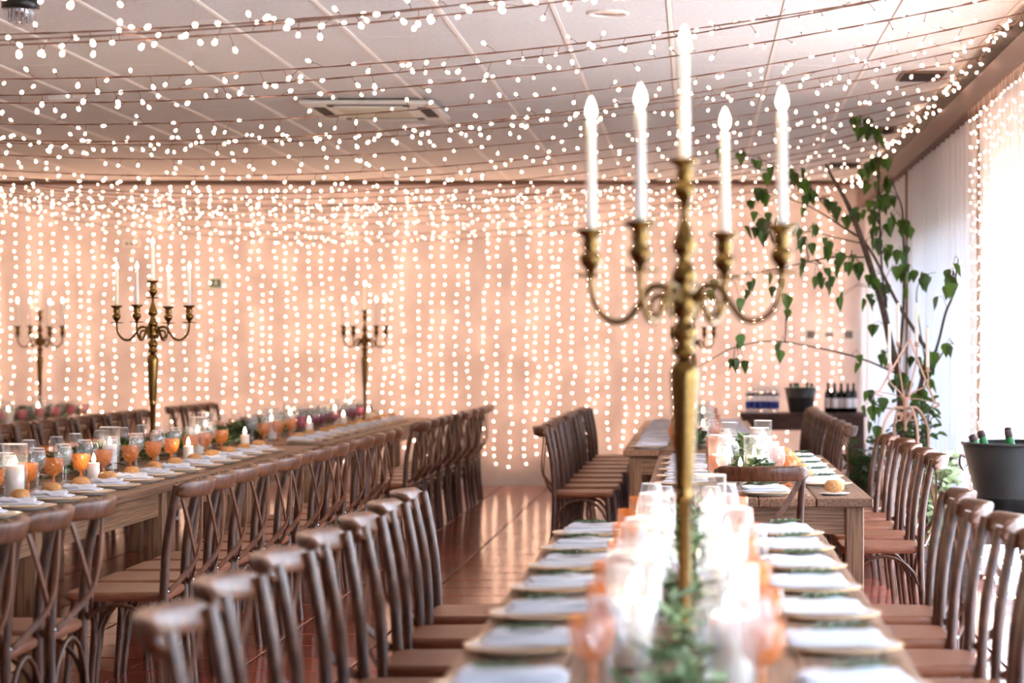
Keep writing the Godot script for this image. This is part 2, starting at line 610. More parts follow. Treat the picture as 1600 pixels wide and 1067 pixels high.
func build_windows() -> void:
	var l := ROOM_END - ROOM_START
	var cz := -(ROOM_END + ROOM_START) / 2.0
	var x := ROOM_RIGHT + 0.1
	var st := begin(false)
	add_box(st, Vector3(x, (CEIL + WINDOW_TOP) / 2 + 0.05, cz), Vector3(0.2, CEIL - WINDOW_TOP + 0.1, l), 0.0)
	add_box(st, Vector3(x, WINDOW_SILL / 2 - 0.05, cz), Vector3(0.2, WINDOW_SILL + 0.1, l), 0.0)
	var edge := ROOM_END
	for b in BAYS + [[ROOM_START, ROOM_START]]:
		var lo: float = b[1]
		add_box(st, Vector3(x, (WINDOW_TOP + WINDOW_SILL) / 2, -(edge + lo) / 2), Vector3(0.2, WINDOW_TOP - WINDOW_SILL + 0.01, edge - lo), 0.0)
		edge = b[0]
	structure("wall_right", done(st), M.wall_paint, "long window wall behind the sheer curtains")
	var n := 0
	for b in BAYS:
		n += 1
		var span: float = b[1] - b[0]
		var mid: float = -(b[0] + b[1]) / 2.0
		var h := WINDOW_TOP - WINDOW_SILL
		var fr := begin(false)
		add_box(fr, Vector3(0, h / 2 - 0.03, 0), Vector3(0.07, 0.06, span), 0.005)
		add_box(fr, Vector3(0, -h / 2 + 0.03, 0), Vector3(0.07, 0.06, span), 0.005)
		for s in [-1, 1]:
			add_box(fr, Vector3(0, 0, s * (span / 2 - 0.03)), Vector3(0.07, h, 0.06), 0.005)
		for k in [-1, 1]:
			add_box(fr, Vector3(0, 0, k * span / 6), Vector3(0.07, h, 0.05), 0.005)
		var win := structure("window_%d" % n, done(fr), M.frame_white, "tall three light window behind a sheer curtain, %s from the end wall" % nth(n), Vector3(x, WINDOW_SILL + h / 2, mid))
		for k in [-1, 0, 1]:
			part("pane", box_mesh(Vector3(0.008, h - 0.1, span / 3 - 0.04), 0.0), M.window_glass, win, Vector3(0, 0, k * span / 3))
	# piers between the curtains, pelmet above them
	n = 1
	for d in [17.9, 13.33, 8.72, 4.12]:
		n += 1
		structure("trim_%d" % n, box_mesh(Vector3(0.22, 3.0, 0.09), 0.006), M.pelmet_brown, "narrow brown pier between two sheer curtains, %s from the end wall" % nth(n - 1), Vector3(1.94, 1.5, -d))
	structure("trim_%d" % (n + 1), box_mesh(Vector3(0.3, 0.17, l), 0.01), M.pelmet_brown, "brown pelmet running along the top of the curtains", Vector3(1.9, 3.085, cz))
	# sheer pleated curtains, one in each bay
	var labels := ["sheer pleated curtain beside the leafy branch, in the hall's corner", "sheer pleated curtain behind the leafy branch and iron candle stand", "sheer pleated curtain covered with hanging fairy light strands", "sheer pleated curtain beyond the zinc tub", "sheer pleated curtain at the start of the window wall"]
	var ends := [[17.98, 22.1], [13.41, 17.82], [8.8, 13.25], [4.2, 8.64], [-2.9, 4.04]]
	for i in 5:
		var a: float = ends[i][0]
		var b: float = ends[i][1]
		var cs := begin()
		var steps := int((b - a) / 0.014)
		var prev := []
		for k in steps + 1:
			var d: float = a + (b - a) * k / steps
			var ph := d * TAU / 0.105 + 1.3 * sin(d * 3.1) + 0.9 * sin(d * 7.7)
			var px := 1.855 + 0.028 * sin(ph) + 0.012 * sin(ph * 0.37)
			var bottom := 1.855 + (px - 1.855) * 1.25
			var row := [Vector3(px, 3.02, -d), Vector3(px + 0.002, 1.6, -d), Vector3(bottom, 0.03, -d)]
			if k > 0:
				for r in 2:
					cs.add_vertex(prev[r]); cs.add_vertex(row[r]); cs.add_vertex(row[r + 1])
					cs.add_vertex(prev[r]); cs.add_vertex(row[r + 1]); cs.add_vertex(prev[r + 1])
			prev = row
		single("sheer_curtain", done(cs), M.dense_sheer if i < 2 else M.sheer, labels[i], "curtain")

# ==================================================================== things on the ceiling and the end wall
func build_ceiling_fittings() -> void:
	# air conditioning cassette
	var ac := thing("air_conditioner", "square white ceiling air conditioner with dark slots", "air conditioner", Vector3(-2.4, CEIL - 0.001, -15.4))
	part("panel", box_mesh(Vector3(0.98, 0.03, 1.05), 0.008), M.white_plastic, ac, Vector3(0, -0.03, 0))
	part("grille", box_mesh(Vector3(0.5, 0.02, 0.56), 0.005), mat("ac_grille", Color(0.80, 0.77, 0.66), 0.6), ac, Vector3(0, -0.05, 0))
	for s in [-1, 1]:
		part("slot", box_mesh(Vector3(0.085, 0.012, 0.6), 0.002), M.gap_dark, ac, Vector3(s * 0.385, -0.046, 0))
		part("slot", box_mesh(Vector3(0.6, 0.012, 0.085), 0.002), M.gap_dark, ac, Vector3(0, -0.046, s * 0.42))
		part("louvre", box_mesh(Vector3(0.5, 0.014, 0.06), 0.003), M.white_plastic, ac, Vector3(0, -0.052, s * 0.42))
	# recessed downlights, not lit
	var ring := lathe_mesh([Vector2(0.088, 0.0), Vector2(0.09, -0.006), Vector2(0.10, -0.012), Vector2(0.115, -0.010), Vector2(0.118, 0.0)], 24)
	var bowl := lathe_mesh([Vector2(0.09, -0.004), Vector2(0.07, -0.001), Vector2(0.0, 0.0)], 20)
	var number := 6
	for p in [[-0.48, 11.15], [-0.5, 15.0], [-2.3, 16.7], [-3.9, 17.6], [-0.5, 19.0]]:
		number -= 1
		var dl := thing("downlight", "round unlit downlight set in the ceiling boards, %s from the end wall" % nth(number), "light fitting", Vector3(p[0], CEIL, -p[1]), 0.0, "round downlights in the ceiling")
		part("ring", ring, M.ceiling_rail, dl)
		part("reflector", bowl, M.chrome, dl)
	# air outlets along the pelmet
	number = 4
	for p in [[1.5, 13.66], [1.5, 17.0], [1.45, 20.2]]:
		number -= 1
		var v := thing("ceiling_vent", "dark slatted air outlet beside the pelmet, %s from the end wall" % nth(number), "vent", Vector3(p[0], CEIL, -p[1]), 0.0, "air outlets along the pelmet")
		part("frame", box_mesh(Vector3(0.30, 0.016, 0.42), 0.004), M.pelmet_brown, v, Vector3(0, -0.008, 0))
		for k in 7:
			part("slat", box_mesh(Vector3(0.26, 0.008, 0.028), 0.002), M.gap_dark, v, Vector3(0, -0.019, -0.165 + 0.055 * k))
	# party light: black housing over a clear faceted half ball
	var ball := thing("party_light", "black party light with a clear faceted half ball under the ceiling", "light fitting", Vector3(-3.3, CEIL - 0.002, -10.0))
	part("housing", lathe_mesh([Vector2(0.0, 0.0), Vector2(0.05, 0.0), Vector2(0.05, -0.09), Vector2(0.088, -0.10), Vector2(0.09, -0.17), Vector2(0.0, -0.17)], 24), M.black_plastic, ball)
	var dome_profile := []
	for k in 9:
		var a := PI / 2 * k / 8
		dome_profile.append(Vector2(0.086 * cos(a), -0.17 - 0.09 * sin(a)))
	var ds := begin(false)
	add_lathe(ds, dome_profile, 18, Transform3D(), false)
	part("dome", done(ds), M.clear_glass, ball)
	var core := begin(false)
	for k in 14:
		var a := TAU * k / 14
		add_box(core, Vector3(0, 0, 0), Vector3(0.004, 0.07, 0.012), 0.001, Transform3D(Basis(Vector3.UP, a), Vector3(0.055 * cos(a), -0.20, 0.055 * sin(a))))
	add_lathe(core, [Vector2(0.04, -0.171), Vector2(0.035, -0.2), Vector2(0.0, -0.215)], 12)
	part("lens_ring", done(core), M.chrome, ball)
	# emergency light box
	var em := thing("emergency_light", "small white emergency light box on the ceiling", "light fitting", Vector3(-4.5, CEIL, -14.6))
	part("case", box_mesh(Vector3(0.16, 0.05, 0.09), 0.008), M.white_plastic, em, Vector3(-0.03, -0.03, 0))
	part("cover", box_mesh(Vector3(0.09, 0.035, 0.07), 0.008), M.paper_label, em, Vector3(0.1, -0.03, 0))
	# exit sign on the end wall
	var wall := -ROOM_END
	var ex := thing("exit_sign", "green emergency exit sign with a running figure on the end wall", "sign", Vector3(-5.2, 2.18, wall + 0.002))
	part("case", box_mesh(Vector3(0.33, 0.125, 0.03), 0.006), M.white_plastic, ex, Vector3(0, 0, 0.015))
	part("sign_face", box_mesh(Vector3(0.11, 0.085, 0.006), 0.0), M.sign_green, ex, Vector3(-0.005, 0, 0.033))
	var fig := begin(false)
	add_lathe(fig, [Vector2(0.0, 0.008), Vector2(0.008, 0.0), Vector2(0.0, -0.008)], 8, Transform3D(Basis(), Vector3(0.004, 0.028, 0.0385)))
	for b in [[0.0, 0.006, 0.02, 0.032, 0.3], [0.012, -0.02, 0.009, 0.034, 0.6], [-0.016, -0.02, 0.009, 0.034, -0.7], [0.02, 0.01, 0.008, 0.028, 1.1], [-0.02, 0.008, 0.008, 0.026, -1.2]]:
		add_box(fig, Vector3.ZERO, Vector3(b[2], b[3], 0.003), 0.0, Transform3D(Basis(Vector3.BACK, b[4]), Vector3(b[0], b[1], 0.0375)))
	part("figure", done(fig), M.white_plastic, ex)
	# cover plate and a strip of small frames
	var sp := thing("socket_plate", "small pale socket plate high on the end wall", "socket", Vector3(-6.12, 2.61, wall + 0.001))
	part("plate", box_mesh(Vector3(0.2, 0.085, 0.012), 0.004), M.white_plastic, sp, Vector3(0, 0, 0.006))
	for k in [-0.05, 0.0, 0.05]:
		part("socket", lathe_mesh([Vector2(0.016, 0.0), Vector2(0.014, 0.004), Vector2(0.0, 0.002)], 12), M.grey_plastic, sp, Vector3(k, 0, 0.013)).rotation.x = PI / 2
	var fs := thing("frame_strip", "pale strip with three small dark pictures on the end wall beside the branch", "wall panel", Vector3(1.45, 1.62, wall + 0.001))
	part("board", box_mesh(Vector3(0.62, 0.13, 0.014), 0.004), M.white_plastic, fs, Vector3(0, 0, 0.007))
	for k in [-0.21, -0.01, 0.2]:
		part("picture", box_mesh(Vector3(0.085, 0.08 if k != -0.01 else 0.04, 0.006), 0.001), M.grey_plastic, fs, Vector3(k, 0.005, 0.016))

# ==================================================================== tables and chairs
func make_table(length: float, width: float, label: String, at: Vector3, turn := 0.0, group := "") -> Node3D:
	var t := thing("dining_table", label, "table", at, turn, group)
	var n := 4 if width < 1.2 else 5
	for k in n:
		part("plank", box_mesh(Vector3(width / n - 0.004, 0.042, length - 0.01), 0.005), M["plank_%d" % ((k * 2 + int(length * 10)) % 3)], t, Vector3(-width / 2 + width / n * (k + 0.5), 0.739, 0))
	for s in [-1, 1]:
		part("apron", box_mesh(Vector3(0.03, 0.13, length - 0.22), 0.003), M.apron_wood, t, Vector3(s * (width / 2 - 0.08), 0.652, 0))
		part("apron", box_mesh(Vector3(width - 0.22, 0.13, 0.03), 0.003), M.end_apron_wood, t, Vector3(0, 0.652, s * (length / 2 - 0.08)))
		for s2 in [-1, 1]:
			part("leg", box_mesh(Vector3(0.085, 0.718, 0.085), 0.006), M.leg_wood, t, Vector3(s * (width / 2 - 0.085), 0.359, s2 * (length / 2 - 0.085)))
	if not cache.has("chain"):
		var cs := begin()
		for k in 15:
			var u := (k - 7) / 7.0
			var c := Vector3(0, 0.06 * u * u, 0.055 * u)
			var ring := []
			for q in 9:
				var a := TAU * q / 8
				var v := Vector3(0, 0.007 * cos(a), 0.0045 * sin(a))
				if k % 2 == 0:
					v = Vector3(v.z, v.y, 0)
				ring.append(c + v)
			add_tube(cs, ring, [0.0013], 4, false)
		cache["chain"] = done(cs)
	part("chain", cache.chain, M.chrome, t, Vector3(width / 2 - 0.055, 0.545, length / 2 - 0.2))
	return t

var chair_source: Node3D

func make_chair() -> Node3D:
	var t := thing("cross_back_chair", "", "chair")
	# seat
	var outline := []
	var corners := [Vector2(-0.202, -0.21), Vector2(0.202, -0.21), Vector2(0.172, 0.205), Vector2(-0.172, 0.205)]
	var rad := [0.07, 0.07, 0.045, 0.045]
	for i in 4:
		var c: Vector2 = corners[i]
		var p: Vector2 = corners[(i + 3) % 4]
		var q: Vector2 = corners[(i + 1) % 4]
		var a: Vector2 = c + (p - c).normalized() * rad[i]
		var b: Vector2 = c + (q - c).normalized() * rad[i]
		for k in 6:
			var u := k / 5.0
			outline.append(a.lerp(c, u).lerp(c.lerp(b, u), u))
	var st := begin()
	add_prism(st, outline, 0.432, 0.47, 0.012)
	part("seat", done(st), M.seat_wood, t)
	# rear posts run from the floor to the rail; front legs splay
	for s in [-1, 1]:
		var path := curve([Vector3(s * 0.186, 0, 0.225), Vector3(s * 0.178, 0.25, 0.20), Vector3(s * 0.176, 0.47, 0.195), Vector3(s * 0.179, 0.67, 0.208), Vector3(s * 0.187, 0.83, 0.236), Vector3(s * 0.19, 0.905, 0.252)], 3)
		part("back_post", tube_mesh(path, spread([0.0145, 0.017, 0.0185, 0.0185, 0.018, 0.0165], path.size()), 8), M.chair_wood_1, t)
	for s in [-1, 1]:
		part("leg", tube_mesh([Vector3(s * 0.192, 0, -0.205), Vector3(s * 0.178, 0.24, -0.185), Vector3(s * 0.167, 0.435, -0.168)], [0.0125, 0.0155, 0.0175], 8), M.chair_wood_1, t)
	# bowed top rail
	var rail := begin()
	var n := 14
	var rings := []
	for i in n + 1:
		var u := -1.0 + 2.0 * i / n
		var x := u * 0.212
		var z := 0.258 + 0.078 * (1.0 - u * u)
		var tang := Vector3(0.212, 0, -0.078 * 2.0 * u).normalized()
		var nrm := Vector3(-tang.z, 0, tang.x)
		var end: float = clampf((1.0 - absf(u)) / 0.12, 0.0, 1.0)
		var thick := 0.019 * sqrt(0.25 + 0.75 * end)
		var hh := 0.036 * sqrt(0.3 + 0.7 * end)
		var ring := []
		for q in 12:
			var a := TAU * q / 12
			var ca := signf(cos(a)) * pow(absf(cos(a)), 0.55)
			var sa := signf(sin(a)) * pow(absf(sin(a)), 0.55)
			ring.append(Vector3(x, 0.888, z) + nrm * thick * ca + Vector3(0, hh * sa, hh * sa * 0.25))
		rings.append(ring)
	for i in n:
		for q in 12:
			quad_out(rail, rings[i][q], rings[i][(q + 1) % 12], rings[i + 1][(q + 1) % 12], rings[i + 1][q], (rings[i][0] + rings[i][6]) / 2.0)
	for e in [0, n]:
		for q in range(1, 11):
			tri_out(rail, rings[e][0], rings[e][q], rings[e][q + 1], Vector3(0, 0.88, 0.29))
	part("top_rail", done(rail), M.chair_wood_2, t)
	# crossed bent straps
	for s in [-1, 1]:
		var path := curve([Vector3(s * 0.178, 0.855, 0.268), Vector3(s * 0.125, 0.765, 0.279), Vector3(s * 0.06, 0.67, 0.287 + 0.004 * s), Vector3(-s * 0.015, 0.585, 0.283 + 0.004 * s), Vector3(-s * 0.10, 0.52, 0.25), Vector3(-s * 0.17, 0.475, 0.216)], 3)
		var wide := []
		for i in path.size():
			var dir: Vector3 = path[min(i + 1, path.size() - 1)] - path[max(i - 1, 0)]
			wide.append(Vector3(-dir.y, dir.x, 0).normalized() * 0.026)
		var ss := begin(false)
		add_strap(ss, path, wide, 0.008)
		part("cross_strap", done(ss), M.chair_wood_2, t)
	# arched braces under the seat
	var feet := [[Vector3(-0.178, 0.17, -0.182), Vector3(0.178, 0.17, -0.182)], [Vector3(-0.177, 0.17, 0.205), Vector3(0.177, 0.17, 0.205)], [Vector3(-0.18, 0.17, -0.182), Vector3(-0.178, 0.17, 0.2)], [Vector3(0.18, 0.17, -0.182), Vector3(0.178, 0.17, 0.2)]]
	for f in feet:
		var a: Vector3 = f[0]
		var b: Vector3 = f[1]
		var path := []
		for k in 11:
			var th := PI * k / 10
			var u := 0.5 - 0.5 * cos(th) * (0.88 + 0.12 * absf(cos(th)))
			path.append(a.lerp(b, u) + Vector3(0, 0.25 * pow(sin(th), 0.8), 0))
		part("arch_brace", tube_mesh(path, [0.0095], 6), M.chair_wood_1, t)
	# screws
	if not cache.has("screw"):
		cache["screw"] = lathe_mesh([Vector2(0.0075, 0.0), Vector2(0.0068, 0.003), Vector2(0.0, 0.0045)], 8)
	for s in [-1, 1]:
		for p in [[0.178, 0.473, 0.213], [0.19, 0.882, 0.2605]]:
			var b := part("screw", cache.screw, M.chrome, t, Vector3(s * p[0], p[1], p[2] - (0.0 if p[1] < 0.6 else 0.004)))
			b.rotation.x = PI / 2
	return t

func seat_row(x: float, depths: Array, turn: float, kind: String, group: String) -> void:
	var sorted := depths.duplicate()
	sorted.sort()
	for d in depths:
		var label: String = kind if depths.size() == 1 else "cross-back wooden chair, %s from the end wall, %s" % [nth(sorted.size() - sorted.find(d)), kind]
		var at := Vector3(x + rng.randf_range(-0.02, 0.02) - (0.11 if x < -2.0 and d < 8.0 else 0.0), 0, -d + rng.randf_range(-0.008, 0.008))
		var r := turn + rng.randf_range(-0.035, 0.035)
		if chair_source == null:
			chair_source = make_chair()
			chair_source.position = at
			chair_source.rotation.y = r
			tag(chair_source, label, "chair", group)
		else:
			copy_of(chair_source, at, r, label, group)

func steps_of(start: float, pitch: float, count: int) -> Array:
	var out := []
	for k in count:
		out.append(start + pitch * k)
	return out

const BAND := 1.4
const BAND_X := -3.44

func build_tables_and_chairs() -> void:
	var q := PI / 2
	# the long banquet row, counted from the end wall
	for k in 4:
		var extra := 0.6 if k == 0 else 0.0
		make_table(2.04 + extra, BAND, "wide plank table with amber goblets, %s from the end wall in the long row" % nth(7 - k), Vector3(BAND_X, 0, -(6.72 + 2.05 * k + 1.02 - extra / 2)), 0.0, "tables of the long row")
	for k in 3:
		make_table(2.0, BAND, "wide plank table with purple goblets, %s from the end wall in the long row" % nth(3 - k), Vector3(BAND_X, 0, -(15.1 + 2.01 * k + 1.0)), 0.0, "tables of the long row")
	# tables with the pink goblets
	for k in 3:
		make_table(2.0, BAND, "plank table with pink goblets beyond the long row, %s from the end wall" % nth(3 - k), Vector3(-6.4, 0, -(15.2 + 2.01 * k + 1.0)), 0.0, "tables with pink goblets")
	# the middle column
	make_table(2.3, 1.02, "plank table just beyond the lone candelabrum, plates topped with olive sprigs", Vector3(-0.03, 0, -6.72))
	make_table(2.3, 1.02, "plank table under the lone tall candelabrum, plates topped with olive sprigs", Vector3(-0.03, 0, -4.41))
	make_table(4.0, 1.08, "long plank table with one chair set at its end", Vector3(0.29, 0, -11.57))
	for k in 3:
		make_table(2.0, 1.02, "plank table near the serving table, %s from the end wall in its row" % nth(3 - k), Vector3(-0.0, 0, -(15.2 + 2.01 * k)), 0.0, "far plank tables")
	# chairs
	seat_row(-2.35, [6.40, 6.87, 7.36] + steps_of(8.48, 0.453, 13), q, "aisle side of the long row's amber end", "aisle chairs at the amber end")
	seat_row(-2.33, steps_of(15.3, 0.478, 11), q, "aisle side of the long row's purple end", "aisle chairs at the purple end")
	seat_row(-4.68, steps_of(13.2, 0.46, 12) + steps_of(19.5, 0.46, 4), -q, "between the long row and pink goblets", "chairs between the two banquet rows")
	seat_row(-0.79, steps_of(4.18, 0.595, 7), -q, "aisle side of the candelabrum table", "aisle chairs at the candelabrum table")
	seat_row(0.69, steps_of(4.18, 0.595, 7), q, "window side of the candelabrum table", "window side chairs at the candelabrum table")
	seat_row(0.93, steps_of(10.45, 0.6, 5), q, "beside the zinc tub and planter", "window side chairs by the zinc tub")
	seat_row(0.30, [9.66], 0.0, "single cross-back wooden chair pushed in at the end of a plank table", "")
	seat_row(-0.77, steps_of(14.35, 0.6, 9), -q, "aisle side of the far table", "aisle chairs at the far table")
	seat_row(0.77, steps_of(14.35, 0.6, 9), q, "far table, before the serving table", "window side chairs at the far table")

# ==================================================================== what stands on the tables
const TOP := 0.7605
var goods := {}

func diamond_bowl(profile: Array, seg: int, depth: float) -> ArrayMesh:
	# a pressed glass bowl: rows of raised diamonds
	var st := begin(false)
	var rings := []
	for i in profile.size():
		var ring := []
		for k in seg:
			var a := TAU * (k + 0.5 * (i % 2)) / seg
			var r: float = profile[i].x + (depth if (i > 0 and i < profile.size() - 1 and (k + i / 2) % 2 == 0) else 0.0)
			ring.append(Vector3(cos(a) * r, profile[i].y, sin(a) * r))
		rings.append(ring)
	for i in rings.size() - 1:
		for k in seg:
			var k1 := (k + 1) % seg
			if i % 2 == 0:
				st.add_vertex(rings[i][k]); st.add_vertex(rings[i + 1][k]); st.add_vertex(rings[i][k1])
				st.add_vertex(rings[i][k1]); st.add_vertex(rings[i + 1][k]); st.add_vertex(rings[i + 1][k1])
			else:
				st.add_vertex(rings[i][k]); st.add_vertex(rings[i + 1][k1]); st.add_vertex(rings[i][k1])
				st.add_vertex(rings[i][k]); st.add_vertex(rings[i + 1][k]); st.add_vertex(rings[i + 1][k1])
	return done(st)

func prepare_goods() -> void:
	goods["goblet_bowl"] = diamond_bowl([Vector2(0.006, 0.058), Vector2(0.018, 0.063), Vector2(0.029, 0.071), Vector2(0.036, 0.080), Vector2(0.0405, 0.090), Vector2(0.043, 0.101), Vector2(0.045, 0.112), Vector2(0.046, 0.123), Vector2(0.0465, 0.134), Vector2(0.0465, 0.152)], 22, 0.002)
	goods["goblet_stem"] = lathe_mesh([Vector2(0.0, 0.0), Vector2(0.033, 0.0), Vector2(0.033, 0.003), Vector2(0.02, 0.008), Vector2(0.008, 0.018), Vector2(0.0065, 0.03), Vector2(0.011, 0.038), Vector2(0.0065, 0.046), Vector2(0.0075, 0.058), Vector2(0.0, 0.059)], 14)
	goods["wine_bowl"] = lathe_mesh([Vector2(0.004, 0.092), Vector2(0.018, 0.097), Vector2(0.032, 0.110), Vector2(0.0415, 0.128), Vector2(0.0445, 0.148), Vector2(0.042, 0.172), Vector2(0.0365, 0.194), Vector2(0.0335, 0.206)], 20)
	goods["wine_stem"] = lathe_mesh([Vector2(0.0, 0.0), Vector2(0.034, 0.0), Vector2(0.033, 0.002), Vector2(0.012, 0.006), Vector2(0.005, 0.014), Vector2(0.004, 0.05), Vector2(0.005, 0.088), Vector2(0.0, 0.094)], 12)
	goods["wine_rim"] = lathe_mesh([Vector2(0.0324, 0.2055), Vector2(0.0336, 0.2072), Vector2(0.0348, 0.2055), Vector2(0.0336, 0.2038), Vector2(0.0324, 0.2055)], 20)
	goods["plate"] = lathe_mesh([Vector2(0.0, 0.003), Vector2(0.085, 0.003), Vector2(0.09, 0.0), Vector2(0.092, 0.004), Vector2(0.13, 0.014), Vector2(0.132, 0.017), Vector2(0.128, 0.018), Vector2(0.09, 0.009), Vector2(0.082, 0.0065), Vector2(0.0, 0.0065)], 28)
	goods["plate_rim"] = lathe_mesh([Vector2(0.129, 0.0175), Vector2(0.133, 0.019), Vector2(0.136, 0.0165), Vector2(0.132, 0.0145), Vector2(0.129, 0.0175)], 28)
	goods["side_plate"] = lathe_mesh([Vector2(0.0, 0.002), Vector2(0.05, 0.002), Vector2(0.053, 0.0), Vector2(0.074, 0.009), Vector2(0.075, 0.011), Vector2(0.052, 0.006), Vector2(0.0, 0.005)], 22)
	for v in 3:
		var st := begin()
		add_pillow(st, Vector3(0.235, 0.014, 0.118), 0.3, 0.004, 5 + v, 28, 8)
		add_pillow(st, Vector3(0.222, 0.016, 0.10), 0.3, 0.012, 15 + v, 28, 8, Vector3(-0.006, 0.011, 0.006 - 0.004 * v))
		goods["napkin_%d" % v] = done(st)
		st = begin()
		add_pillow(st, Vector3(0.205, 0.012, 0.115), 0.45, 0.008, 35 + v, 28, 8)
		add_pillow(st, Vector3(0.175, 0.018, 0.08), 0.55, 0.022, 45 + v, 28, 10, Vector3(-0.012, 0.009, 0.012 - 0.01 * v))
		goods["loose_napkin_%d" % v] = done(st)
		st = begin()
		add_pillow(st, Vector3(0.098, 0.062, 0.082), 0.9, 0.006, 25 + v, 14, 8)
		goods["roll_%d" % v] = done(st)
	var kn := begin(false)
	add_strap(kn, [Vector3(-0.105, 0.003, 0), Vector3(0.005, 0.003, 0)], [Vector3(0, 0, 0.014), Vector3(0, 0, 0.012)], 0.005)
	goods["knife_handle"] = done(kn)
	kn = begin(false)
	add_strap(kn, [Vector3(0.005, 0.0025, 0), Vector3(0.07, 0.0025, 0.001), Vector3(0.105, 0.0025, -0.003)], [Vector3(0, 0, 0.015), Vector3(0, 0, 0.02), Vector3(0, 0, 0.006)], 0.0016)
	goods["knife_blade"] = done(kn)
	var fk := begin(false)
	add_strap(fk, curve([Vector3(-0.1, 0.003, 0), Vector3(0.0, 0.003, 0), Vector3(0.05, 0.006, 0), Vector3(0.075, 0.005, 0)], 3), spread_v([0.013, 0.007, 0.006, 0.018], 10), 0.003)
	goods["fork_handle"] = done(fk)
	fk = begin(false)
	for k in 4:
		add_box(fk, Vector3(0.094, 0.006, -0.0078 + 0.0052 * k), Vector3(0.042, 0.002, 0.0026), 0.0006)
	goods["fork_tines"] = done(fk)
	# olive leaf, garland leaves
	goods["olive_leaf"] = leaf_mesh(0.055, 0.013, 0.006)
	goods["sprig_stem"] = tube_mesh(curve([Vector3(-0.05, 0.003, 0), Vector3(0.0, 0.005, 0.004), Vector3(0.06, 0.004, -0.002)], 4), [0.0016], 4)
	# pillar candles and their glasses
	goods["hurricane"] = lathe_mesh([Vector2(0.0, 0.004), Vector2(0.052, 0.004), Vector2(0.054, 0.0), Vector2(0.056, 0.004), Vector2(0.056, 0.25), Vector2(0.0535, 0.25), Vector2(0.0535, 0.008), Vector2(0.0, 0.008)], 24)
	goods["hurricane_rim"] = lathe_mesh([Vector2(0.0532, 0.25), Vector2(0.0548, 0.2522), Vector2(0.0564, 0.25), Vector2(0.0548, 0.2478), Vector2(0.0532, 0.25)], 24)
	goods["pillar"] = lathe_mesh([Vector2(0.0, 0.0), Vector2(0.041, 0.0), Vector2(0.042, 0.003), Vector2(0.042, 0.137), Vector2(0.039, 0.142), Vector2(0.034, 0.138), Vector2(0.012, 0.132), Vector2(0.0, 0.131)], 20)
	goods["small_pillar"] = lathe_mesh([Vector2(0.0, 0.0), Vector2(0.03, 0.0), Vector2(0.031, 0.003), Vector2(0.031, 0.105), Vector2(0.028, 0.11), Vector2(0.02, 0.106), Vector2(0.0, 0.103)], 18)
	goods["wick"] = tube_mesh([Vector3(0, 0, 0), Vector3(0.0005, 0.008, 0), Vector3(0.002, 0.014, 0)], [0.0013], 5)
	goods["flame"] = lathe_mesh([Vector2(0.0, 0.0), Vector2(0.006, 0.004), Vector2(0.0105, 0.013), Vector2(0.0105, 0.022), Vector2(0.0065, 0.036), Vector2(0.0, 0.052)], 10)

func spread_v(values: Array, count: int) -> Array:
	var out := []
	for w in spread(values, count):
		out.append(Vector3(0, 0, w))
	return out

# a leaf along +x, folded along its midrib
func leaf_mesh(length: float, width: float, fold: float, shape := 0) -> ArrayMesh:
	var st := begin(false)
	var us := [0.0, 0.22, 0.5, 0.78, 1.0]
	var ws := [0.05, 0.8, 1.0, 0.62, 0.0]
	if shape == 1:   # heart-shaped with a long tip
		us = [0.0, 0.08, 0.28, 0.6, 1.0]
		ws = [0.25, 0.85, 1.0, 0.55, 0.0]
	for i in 4:
		for s in [-1.0, 1.0]:
			var a := Vector3(us[i] * length, -fold * sin(us[i] * PI) * 0.3, 0)
			var b := Vector3(us[i + 1] * length, -fold * sin(us[i + 1] * PI) * 0.3, 0)
			var c := Vector3(us[i + 1] * length, fold * ws[i + 1], s * ws[i + 1] * width / 2)
			var d := Vector3(us[i] * length - (0.02 * length if i == 0 else 0.0), fold * ws[i], s * ws[i] * width / 2)
			if s > 0:
				st.add_vertex(a); st.add_vertex(b); st.add_vertex(c)
				st.add_vertex(a); st.add_vertex(c); st.add_vertex(d)
			else:
				st.add_vertex(a); st.add_vertex(c); st.add_vertex(b)
				st.add_vertex(a); st.add_vertex(d); st.add_vertex(c)
	return done(st)

func make_goblet(kind: String, label: String, group: String, at: Vector3) -> void:
	var key := "made_goblet_" + kind
	if goods.has(key):
		copy_of(goods[key], at, rng.randf_range(0, 1), label, group)
		return
	var t := thing("goblet", label, "goblet", at, 0.0, group)
	part("bowl", goods.goblet_bowl, M[kind + "_glass"], t)
	part("stem", goods.goblet_stem, M[kind + "_glass"], t)
	goods[key] = t

func make_wine_glass(label: String, group: String, at: Vector3, scale := 1.0) -> void:
	var o: Node3D
	if goods.has("made_wine"):
		o = copy_of(goods.made_wine, at, 0.0, label, group)
	else:
		o = thing("wine_glass", label, "glass", at, 0.0, group)
		part("bowl", goods.wine_bowl, M.bowl_glass, o)
		part("rim", goods.wine_rim, M.rim_glass, o)
		part("stem", goods.wine_stem, M.stem_glass, o)
		goods["made_wine"] = o
	o.scale = Vector3.ONE * scale

func candle_light(o: Node3D, at: Vector3, energy: float) -> void:
	var l := OmniLight3D.new()
	l.name = "candle_glow"
	l.light_color = Color(1.0, 0.80, 0.55).linear_to_srgb()
	l.light_energy = energy
	l.light_size = 0.008
	l.omni_range = 30.0
	l.omni_attenuation = 2.0
	l.shadow_enabled = true
	l.position = at
	o.add_child(l)

